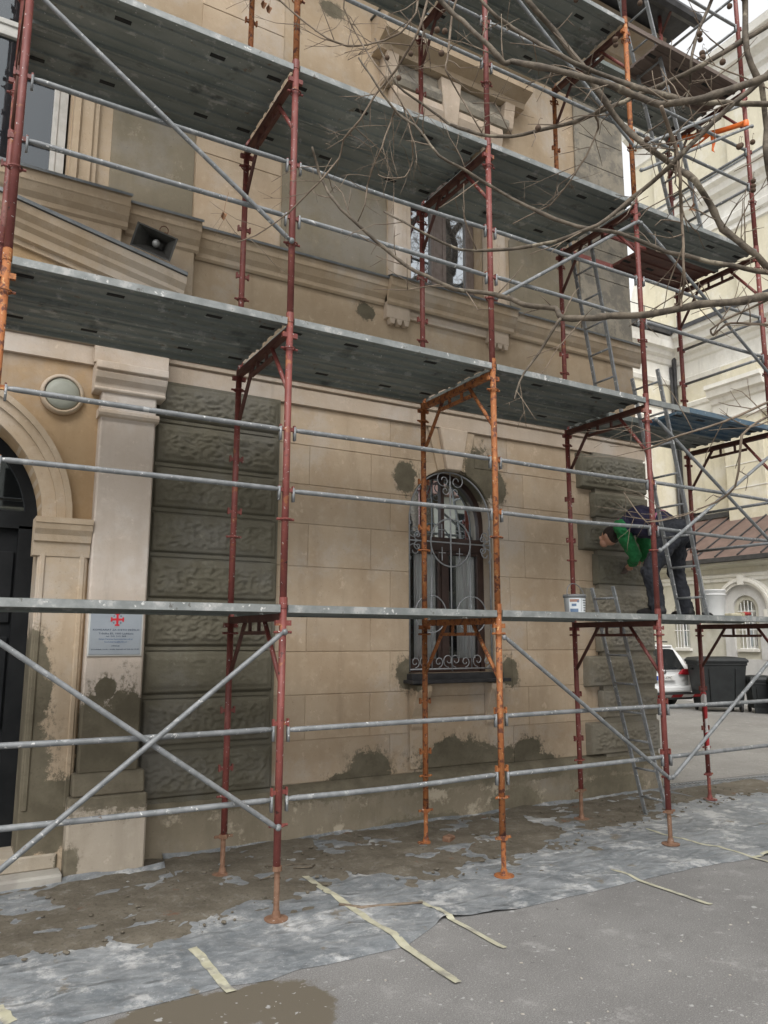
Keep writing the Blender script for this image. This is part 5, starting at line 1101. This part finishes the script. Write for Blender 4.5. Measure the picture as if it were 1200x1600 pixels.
M['handlered'] = surf('brush_red', (.36, .03, .03), (.42, .04, .04), 9, .4); M['bristle'] = surf('brush_bristle', (.46, .42, .30), (.54, .5, .38), 40, .9); M['woodpale'] = surf('pale_wood', (.38, .32, .2), (.44, .38, .26), 20, .6)
bs = thing('mason_brush', 'mason brush with red end lying on the lowest deck beside the white tub', 'brush', (5.0, .22, Z1+.002))
MB().box(4.86, 5.02, .17, .26, Z1+.004, Z1+.035).build('bristles', M['bristle'], bs, bevel=.008)
MB().box(5.02, 5.06, .165, .265, Z1+.004, Z1+.045).build('ferrule', M['woodpale'], bs, bevel=.006)
MB().tube([(5.06,.215,Z1+.03),(5.12,.21,Z1+.035),(5.19,.205,Z1+.035)], [.016,.02,.017], 10).build('handle', M['handlered'], bs, True)
tr = thing('trowel', 'small dark trowel lying at the foot of the white tub', 'trowel', (4.80, .30, Z1+.003))
MB().prism([(4.74,.27),(4.84,.24),(4.85,.32),(4.76,.33)], lambda p, t: (p[0], p[1], t), Z1+.012, Z1+.015).build('blade', M['galv'], tr)
MB().tube([(4.74,.30,Z1+.016),(4.70,.30,Z1+.03),(4.60,.31,Z1+.03)], [.006,.012,.014], 8).build('handle', M['sillmetal'], tr, True)
# orange ribbon
M['ribbon'] = surf('orange_ribbon', (.85, .17, .03), (.9, .22, .05), 8, .5)
def ribbon(pts, w, name, mat, parent):
    vs = []
    for i, (x, y, z, tw) in enumerate(pts):
        vs += [(x+w/2*math.sin(tw)*.5, y-w/2*math.sin(tw), z-w/2*math.cos(tw)), (x-w/2*math.sin(tw)*.5, y+w/2*math.sin(tw), z+w/2*math.cos(tw))]
    o = MB().add(vs, [(2*i, 2*i+2, 2*i+3, 2*i+1) for i in range(len(pts)-1)]).build(name, mat, parent, True)
    s = o.modifiers.new('t', 'SOLIDIFY'); s.thickness = .0015; return o
rb = thing('orange_ribbon', 'bright orange ribbon tied between the two corner posts high on the scaffold', 'ribbon', (5.49, .5, 7.7))
zr = lambda y: 7.50+.43*y
ribbon([(5.47, -.03+1.09*t, zr(1.09*t)-.05*math.sin(math.pi*t), .3*math.sin(t*9)) for t in np.linspace(0, 1, 20)], .07, 'ribbon_band', M['ribbon'], rb)
ribbon([(5.50, .45+.6*t, zr(.45+.6*t)-.02-.13*math.sin(math.pi*t), .5+.8*math.sin(t*7)) for t in np.linspace(0, 1, 14)], .04, 'ribbon_band', M['ribbon'], rb)
ribbon([(5.46+.02*math.sin(t*5), .42-.02*t, zr(.42)-.02-.28*t, .9+.6*math.sin(t*6)) for t in np.linspace(0, 1, 10)], .05, 'ribbon_tail', M['ribbon'], rb)
MB().lathe([(.030,-.04),(.034,-.03),(.034,.03),(.030,.04)], (5.486, 0, 7.5), 14).build('ribbon_loop', M['ribbon'], rb, True)
# red and white barrier tape
mt, nt, b, pos = start('barrier_tape')
wv = nd(nt, 'ShaderNodeTexWave', {'Vector': pos, 'Scale': 2.2, 'Distortion': .2}, bands_direction='DIAGONAL'); nt.links.new(mix(nt, ramp(nt, wv.outputs[1], .45, .55), (.42, .03, .035), (.66, .64, .62)), b.inputs['Base Color']); M['barrier'] = mt
bt = thing('barrier_tape', 'red and white barrier tape stretched from the corner back post past the car', 'barrier tape', (5.49, 1.06, 1.12))
ribbon([(5.48+.12*t, 1.03+4.9*t, 1.13-.36*t-.03*math.sin(math.pi*t), .15*math.sin(t*20)) for t in np.linspace(0, 1, 30)], .03, 'tape_line', M['barrier'], bt)
ribbon([(5.46, 1.02, 1.14-.62*t, 1.2+.5*math.sin(t*9)) for t in np.linspace(0, 1, 16)], .035, 'tape_tail', M['barrier'], bt)
MB().lathe([(.026,-.06),(.031,-.04),(.029,.01),(.032,.04),(.026,.06)], (5.486, SW, 1.10), 12).build('tape_wrap', M['barrier'], bt, True)

# ------------------------------------------------------------------ plane tree reaching over the scaffold
tr1 = thing('plane_tree', 'bare plane tree whose thin limbs and twigs hang across the upper decks', 'tree', (2.6, -4.3, 0))
MB().tube([(2.6,-4.3,-.1),(2.58,-4.28,.4),(2.62,-4.3,1.4),(2.6,-4.35,2.4),(2.55,-4.32,3.3),(2.6,-4.4,4.6),(2.7,-4.5,6.0),(2.9,-4.6,8)], [.24,.19,.17,.165,.155,.13,.09,.04], 14).build('trunk', M['bark'], tr1, True)
rnd = random.Random(11)
def smooth(pts, sub=3):
    out = []
    for i in range(len(pts)-1):
        p0, p1, p2, p3 = [Vector(pts[max(0, min(len(pts)-1, i+d))]) for d in (-1, 0, 1, 2)]
        for j in range(sub):
            t = j/sub; out.append(.5*((2*p1)+(p2-p0)*t+(2*p0-5*p1+4*p2-p3)*t*t+(3*p1-p0-3*p2+p3)*t*t*t))
    return out + [Vector(pts[-1])]
twigmb = MB(); ntw = 0
def twig(p, d, L, r, depth=0):
    """thin zigzag shoot with knots"""
    global ntw
    n = max(3, int(L/.05)); pts = [p]; d = d.normalized(); rs = [r]
    for i in range(n):
        k_ = .34 if i % 3 == 0 else .07; d = (d + Vector((rnd.gauss(0,k_), rnd.gauss(0,k_), rnd.gauss(0,k_)))).normalized(); pts.append(pts[-1]+d*(L/n)); rs.append(r*(1-.55*(i+1)/n)*(1.25 if i % 3 == 1 else 1))
    twigmb.tube(pts, rs, 5); ntw += 1
    if depth < 2:
        for i in range(1, n):
            if rnd.random() < (.33 if depth == 0 else .2):
                dd_ = (d + Vector((rnd.gauss(0,.8), rnd.gauss(0,.8), rnd.gauss(-.05,.8)))).normalized(); twig(pts[i], dd_, L*rnd.uniform(.3, .55), r*.65, depth+1)
for bi, br_ in enumerate(BRANCHES):
    pts = [Vector(p[:3]) for p in br_]; rs = [p[3]*.76 for p in br_]
    # outside the picture the limb runs on to the trunk
    ends = []
    if bi in (0, 2, 3, 5, 6, 7, 17, 18, 19):
        j = Vector((2.58, -4.33, 2.7 + bi*.09)); a = pts[0]; mid = (a+j)/2 + Vector((0, 0, -.12)); ends = [j, mid]; er = [rs[0]*2.0, rs[0]*1.35]
    elif bi in (8, 9, 4):
        a = pts[0]; j = Vector((2.62, -4.45, 5.2+bi*.1)); ends = [j, (a+j)/2+Vector((0,0,.3))]; er = [rs[0]*2, rs[0]*1.4]
        if bi == 4: pts = pts[::-1]; rs = rs[::-1]; a = pts[0]; j = Vector((2.58, -4.33, 2.6)); ends = [j, (a+j)/2]; er = [rs[0]*2, rs[0]*1.4]
    elif bi in (11, 12, 13, 16):
        a = pts[-1] if bi == 12 else pts[0]
        if bi == 12: pts = pts[::-1]; rs = rs[::-1]
        j = Vector((2.72, -4.5, 6.1+.05*bi)); ends = [j, j*.5+a*.5+Vector((0,0,.7)), j*.2+a*.8+Vector((0,0,.35))]; er = [.03, .018, rs[0]*1.2]
    P_ = ends+pts; R_ = (er if ends else [])+rs
    sp = smooth(P_, 3); sp = [a_*.45+b_*.55 for a_, b_ in zip(sp, [Vector(P_[i//3])*(1-i%3/3)+Vector(P_[min(len(P_)-1, i//3+1)])*(i%3/3) for i in range(len(sp))])]; sr = list(np.interp(np.linspace(0, len(R_)-1, len(sp)), range(len(R_)), R_))
    sp2 = [p + Vector((noise.noise(p*9), noise.noise(p*9+Vector((5,0,0))), noise.noise(p*9+Vector((0,5,0)))))*.006 for p in sp]
    big = max(rs) > .008
    sr = [r_*(1+.22*max(0, noise.noise(p*14))+(.25 if rnd.random() < .12 else 0)) for r_, p in zip(sr, sp2)]
    MB().tube(sp2, sr, 9 if big else 6).build('branch', M['bark'] if big else M['twig'], tr1, True)
    dens = .62 if not big else .30
    for i in range(len(ends)*3+2, len(sp2)-1):
        if rnd.random() < dens:
            d = (sp2[i+1]-sp2[i-1]).normalized()
            o_ = Vector((rnd.gauss(0,1), rnd.gauss(0,.6), rnd.gauss(.1,1))); o_ = (o_ - d*o_.dot(d)).normalized()
            twig(sp2[i], (d*.8+o_), rnd.uniform(.10, .36), min(.0032, sr[i]*.5))
# upper crown, out of the picture
for k in range(16):
    a = k*2.4; z = 4.2+k*.26; L = 2.6-k*.08
    d = Vector((math.cos(a), math.sin(a), .55))
    if d.x < -.2 and d.y > -.6: d.z = 1.5
    p = Vector((2.62, -4.42, z)); pts = [p+d*L*t+Vector((noise.noise((k,t*3,0))*.25, noise.noise((k,t*3,5))*.25, .3*t*t)) for t in np.linspace(0, 1, 8)]
    MB().tube(smooth(pts, 2), list(np.linspace(.05, .012, 15)), 7).build('branch', M['bark'], tr1, True)
    for q in pts[3:]: twig(q, Vector((rnd.gauss(0,1), rnd.gauss(0,1), rnd.gauss(.5,.6))), rnd.uniform(.5, 1.1), .007)
kind(twigmb.build('twigs', M['twig'], tr1, True), 'stuff')
ball_me = None
for (x, y, z) in SEED_BALLS:
    mb = MB(); mb.ball((x, y, z), .0125, nu=10, nv=7); mb.tube([(x, y, z+.01), (x+.006, y, z+.035), (x+.018, y+.004, z+.055), (x+.035, y+.01, z+.06)], .0009, 4); mb.build('seed_ball', M['ball'], tr1, True)
for (x, y, z) in LEAVES:
    mb = MB(); n = 9; vs = [(x, y, z)]
    for i in range(n):
        a = 2*math.pi*i/n; r = .020*(1 if i % 2 else .6); vs.append((x+r*math.cos(a), y+.016*math.sin(2*a+x), z+r*1.3*math.sin(a)-.01))
    mb.add(vs, [(0, 1+i, 1+(i+1) % n) for i in range(n)]); mb.tube([(x,y,z),(x+.005,y,z+.05),(x+.02,y,z+.12)], .0013, 4); mb.build('dry_leaf', M['leaf'], tr1)
# second plane tree by the street, mirrored in the windows
tr2 = thing('plane_tree', 'large bare plane tree across the pavement, mirrored in the window panes', 'tree', (8.2, -7.0, 0))
MB().tube([(8.2,-7,-.1),(8.2,-7,1.5),(8.25,-7.1,4),(8.1,-7,7),(8.3,-7.1,11),(8.2,-7,14)], [.42,.33,.28,.22,.12,.04], 14).build('trunk', M['bark'], tr2, True)
tw2 = MB(); old = twigmb; twigmb = tw2
for k in range(17):
    a = k*2.4; z = 3.4+k*.55; L = 4.6-k*.12; d = Vector((math.cos(a), math.sin(a), .5)); p = Vector((8.2, -7.05, z))
    pts = [p+d*L*t+Vector((noise.noise((k+.5,t*3,0))*.6, noise.noise((k+.5,t*3,5))*.6, .5*t*t)) for t in np.linspace(0, 1, 9)]
    MB().tube(smooth(pts, 2), list(np.linspace(.10, .02, 17)), 7).build('branch', M['bark'], tr2, True)
    for q in pts[2:]:
        for _ in range(2): twig(q, Vector((rnd.gauss(0,1), rnd.gauss(0,1), rnd.gauss(.3,.7))), rnd.uniform(.8, 1.8), .010)
kind(tw2.build('twigs', M['twig'], tr2, True), 'stuff')

# ------------------------------------------------------------------ the worker
wk = thing('person', 'worker in green sleeves and dark vest bending down to the quoins on the lowest deck', 'person', (4.6, .68, Z1))
M['skin'] = surf('skin', (.42, .23, .16), (.48, .27, .19), 20, .6); M['green'] = surf('green_sleeve', (.012, .15, .045), (.02, .19, .06), 14, .85, bmp=.3, bscale=25); M['navy'] = surf('navy_vest', (.018, .017, .045), (.028, .026, .062), 8, .85, bmp=.4, bscale=22); M['trouser'] = surf('charcoal_trousers', (.014, .016, .022), (.024, .027, .035), 7, .9, bmp=.5, bscale=18); M['boot'] = surf('black_boot', (.014, .014, .016), (.022, .022, .024), 12, .6); M['hair'] = surf('dark_hair', (.018, .012, .010), (.03, .02, .016), 40, .8); M['pink'] = surf('pink_band', (.42, .12, .24), (.48, .15, .28), 9, .8)
class BODY(MB):
    def limb(s, pts, rs, n=14):
        s.tube(smooth(pts, 4), list(np.interp(np.linspace(0, len(rs)-1, (len(pts)-1)*4+1), range(len(rs)), rs)), n)
        for p, r in ((pts[0], rs[0]), (pts[-1], rs[-1])): s.ball(p, r, nu=12, nv=8)
    def fuse(s, name, mat, parent, vox=.012, sm=4, fold=0.0):
        o = s.build(name, mat, parent, True); r = o.modifiers.new('fuse', 'REMESH'); r.mode = 'VOXEL'; r.voxel_size = vox; r.use_smooth_shade = True
        q = o.modifiers.new('smooth', 'SMOOTH'); q.iterations = sm; q.factor = .5
        if fold:                                                # creases of cloth
            for sz, st in ((.075, fold), (.028, fold*.45)):
                tx = bpy.data.textures.new('folds', 'CLOUDS'); tx.noise_scale = sz; tx.noise_depth = 1
                d_ = o.modifiers.new('folds', 'DISPLACE'); d_.texture = tx; d_.strength = st; d_.mid_level = .5; d_.texture_coords = 'LOCAL'
        return o
V = Vector
hipA, hipB = V((4.58,.62,2.83)), V((4.78,.74,2.84)); knA, anA = V((4.30,.66,2.44)), V((4.29,.60,2.06)); knB, anB = V((4.93,.86,2.44)), V((4.97,.80,2.06))
pel = V((4.68,.68,2.86)); wai = V((4.665,.88,2.97)); chs = V((4.63,1.08,3.02)); nek = V((4.57,1.24,2.985)); shA, shB = V((4.43,1.17,2.96)), V((4.80,1.19,2.965))
hed = V((4.515,1.40,2.88)); elA, haA = V((4.70,1.22,2.66)), V((4.86,1.44,2.575)); elB, haB = V((4.98,1.30,2.72)), V((5.03,1.45,2.64))
# body under the clothes: one continuous figure
b = BODY()
b.limb([pel, wai, chs, nek], [.13,.125,.14,.06]); b.limb([nek, nek+(hed-nek)*.6], [.058,.06])
b.ball(hed, .078, .098, .105, 16, 12, Matrix.Rotation(R(115), 3, 'X'))
b.ball(hed+V((-.03,.065,-.06)), .05, .05, .055, 12, 8)                      # jaw
b.ball(hed+V((-.055,.095,-.005)), .016, .016, .02, 8, 6); b.ball(hed+V((-.077,-.01,.0)), .016, .026, .034, 8, 6); b.ball(hed+V((.077,-.01,.0)), .016, .026, .034, 8, 6)
for (h, k_, a) in ((hipA, knA, anA), (hipB, knB, anB)): b.limb([h, k_, a], [.085,.06,.042])
for (s_, e_, h_) in ((shA, elA, haA), (shB, elB, haB)): b.limb([s_, e_, h_-(h_-e_).normalized()*.07], [.05,.042,.028])
def hand(c, d, side):
    d = d.normalized(); w_ = d.cross(V((0,0,1))).normalized(); n_ = w_.cross(d)
    b.ball(c-d*.03, .03, .03, .022, 10, 8); b.limb([c-d*.06, c+d*.01], [.024,.03])
    for i, (o_, L) in enumerate(((-.027,.062),(-.009,.075),(.009,.07),(.027,.055))):
        p = c+w_*o_+d*.015; b.tube([p, p+d*L*.45-n_*.006, p+d*L*.8-n_*.024, p+d*L*.9-n_*.04], [.0095,.009,.008,.006], 7)
    p = c-d*.03+w_*side*.026; b.tube([p, p+w_*side*.022+d*.028-n_*.01, p+w_*side*.018+d*.055-n_*.028], [.012,.0105,.008], 7)
hand(haA, (V((5.02,1.62,2.53))-haA), -1); hand(haB, (V((5.10,1.63,2.6))-haB), 1)
b.fuse('body', M['skin'], wk, .0065, 3)
t_ = BODY(); t_.limb([pel+V((0,-.02,-.02)), wai+V((0,-.04,-.02))], [.165,.15]); t_.ball(pel+V((.0,-.06,-.01)), .17, .15, .15)
for (h, k_, a) in ((hipA, knA, anA), (hipB, knB, anB)):
    t_.limb([h, h*.5+k_*.5, k_, k_*.5+a*.5, a+V((0,0,.0)), a+V((0,0,-.055))], [.125,.108,.088,.082,.075,.078])
    t_.ball(a+V((0,.01,.02)), .085, .085, .045); t_.ball(k_+V((0,.02,0)), .093, .09, .06)
tro = t_.fuse('trousers', M['trouser'], wk, .010, 3, .03)
MB().box(4.86, 4.93, .58, .74, 2.70, 2.86).build('side_pocket', M['trouser'], wk, bevel=.02, seg=3)
v_ = BODY(); v_.limb([wai+V((0,-.09,-.03)), wai, chs, chs*.4+nek*.6], [.155,.165,.185,.12]); v_.ball(chs+V((-.10,.05,-.02)), .10, .11, .10); v_.ball(chs+V((.11,.06,-.02)), .10, .11, .10); v_.limb([shA+V((.05,-.02,.01)), shB+V((-.05,-.02,.01))], [.095,.095])
v_.fuse('vest', M['navy'], wk, .010, 3, .025)
g_ = BODY(); g_.limb([shA+V((.01,-.01,0)), shA*.5+elA*.5, elA, elA*.35+haA*.65], [.088,.078,.068,.052]); g_.ball(elA, .074)
g_.limb([shB, shB*.5+elB*.5, elB, elB*.35+haB*.65], [.085,.075,.065,.05]); g_.fuse('sleeves', M['green'], wk, .010, 3, .03)
c_ = BODY(); c_.tube([nek+V((.075*math.cos(a), .02*math.sin(a)+.03, .075*math.sin(a))) for a in np.linspace(0, 2*math.pi, 15)[:-1]], .018, 8, True); c_.build('collar', M['pink'], wk, True)
h_ = BODY(); h_.ball(hed+V((.004,-.012,.022)), .086, .102, .098, 16, 12, Matrix.Rotation(R(115), 3, 'X')); h_.ball(hed+V((0,-.06,.0)), .075, .06, .08, 14, 10)
h_.fuse('hair', M['hair'], wk, .011, 2)
for s_ in (-1, 1): MB().ball(hed+V((-.032 if s_ < 0 else .032, .088, -.0)), .009, nu=8, nv=6).build('eye', M['white'], wk, True)
MB().ball(hed+V((-.03,.108,-.075)), .018, .008, .006, 8, 6).build('mouth', M['pink'], wk, True)
# pink band at the waist
MB().tube([wai+V((.168*math.cos(a), -.10+.02*math.cos(a), -.03+.165*math.sin(a))) for a in np.linspace(R(-20), R(200), 20)], .011, 6).build('belt', M['pink'], wk, True)
for (a, kx) in ((anA, -.02), (anB, .02)):
    s_ = BODY(); s_.limb([V((a.x, a.y-.05, Z1+.055)), V((a.x+kx, a.y+.07, Z1+.05)), V((a.x+kx*2, a.y+.19, Z1+.042))], [.052,.05,.038]); s_.limb([V((a.x, a.y-.02, Z1+.05)), V((a.x, a.y-.01, Z1+.14))], [.056,.058]); s_.fuse('boot', M['boot'], wk, .011, 2)
    MB().box(a.x-.05, a.x+.055, a.y-.11, a.y+.23, Z1+.001, Z1+.022).build('boot_sole', M['boot'], wk, bevel=.01)
fl = thing('plastering_float', 'small plastering float in the hands of the bending worker', 'float', (5.0, 1.56, 2.55))
MB().bar((4.92,1.605,2.50), (5.10,1.605,2.66), .012, .10, (0,1,0)).build('blade', M['timber'], fl); MB().tube([(4.96,1.57,2.54),(4.97,1.54,2.55),(5.03,1.54,2.60),(5.04,1.57,2.61)], .012, 8).build('handle', M['maroon'], fl, True)
for o in bpy.data.objects:
    if '_local' in o: del o['_local']
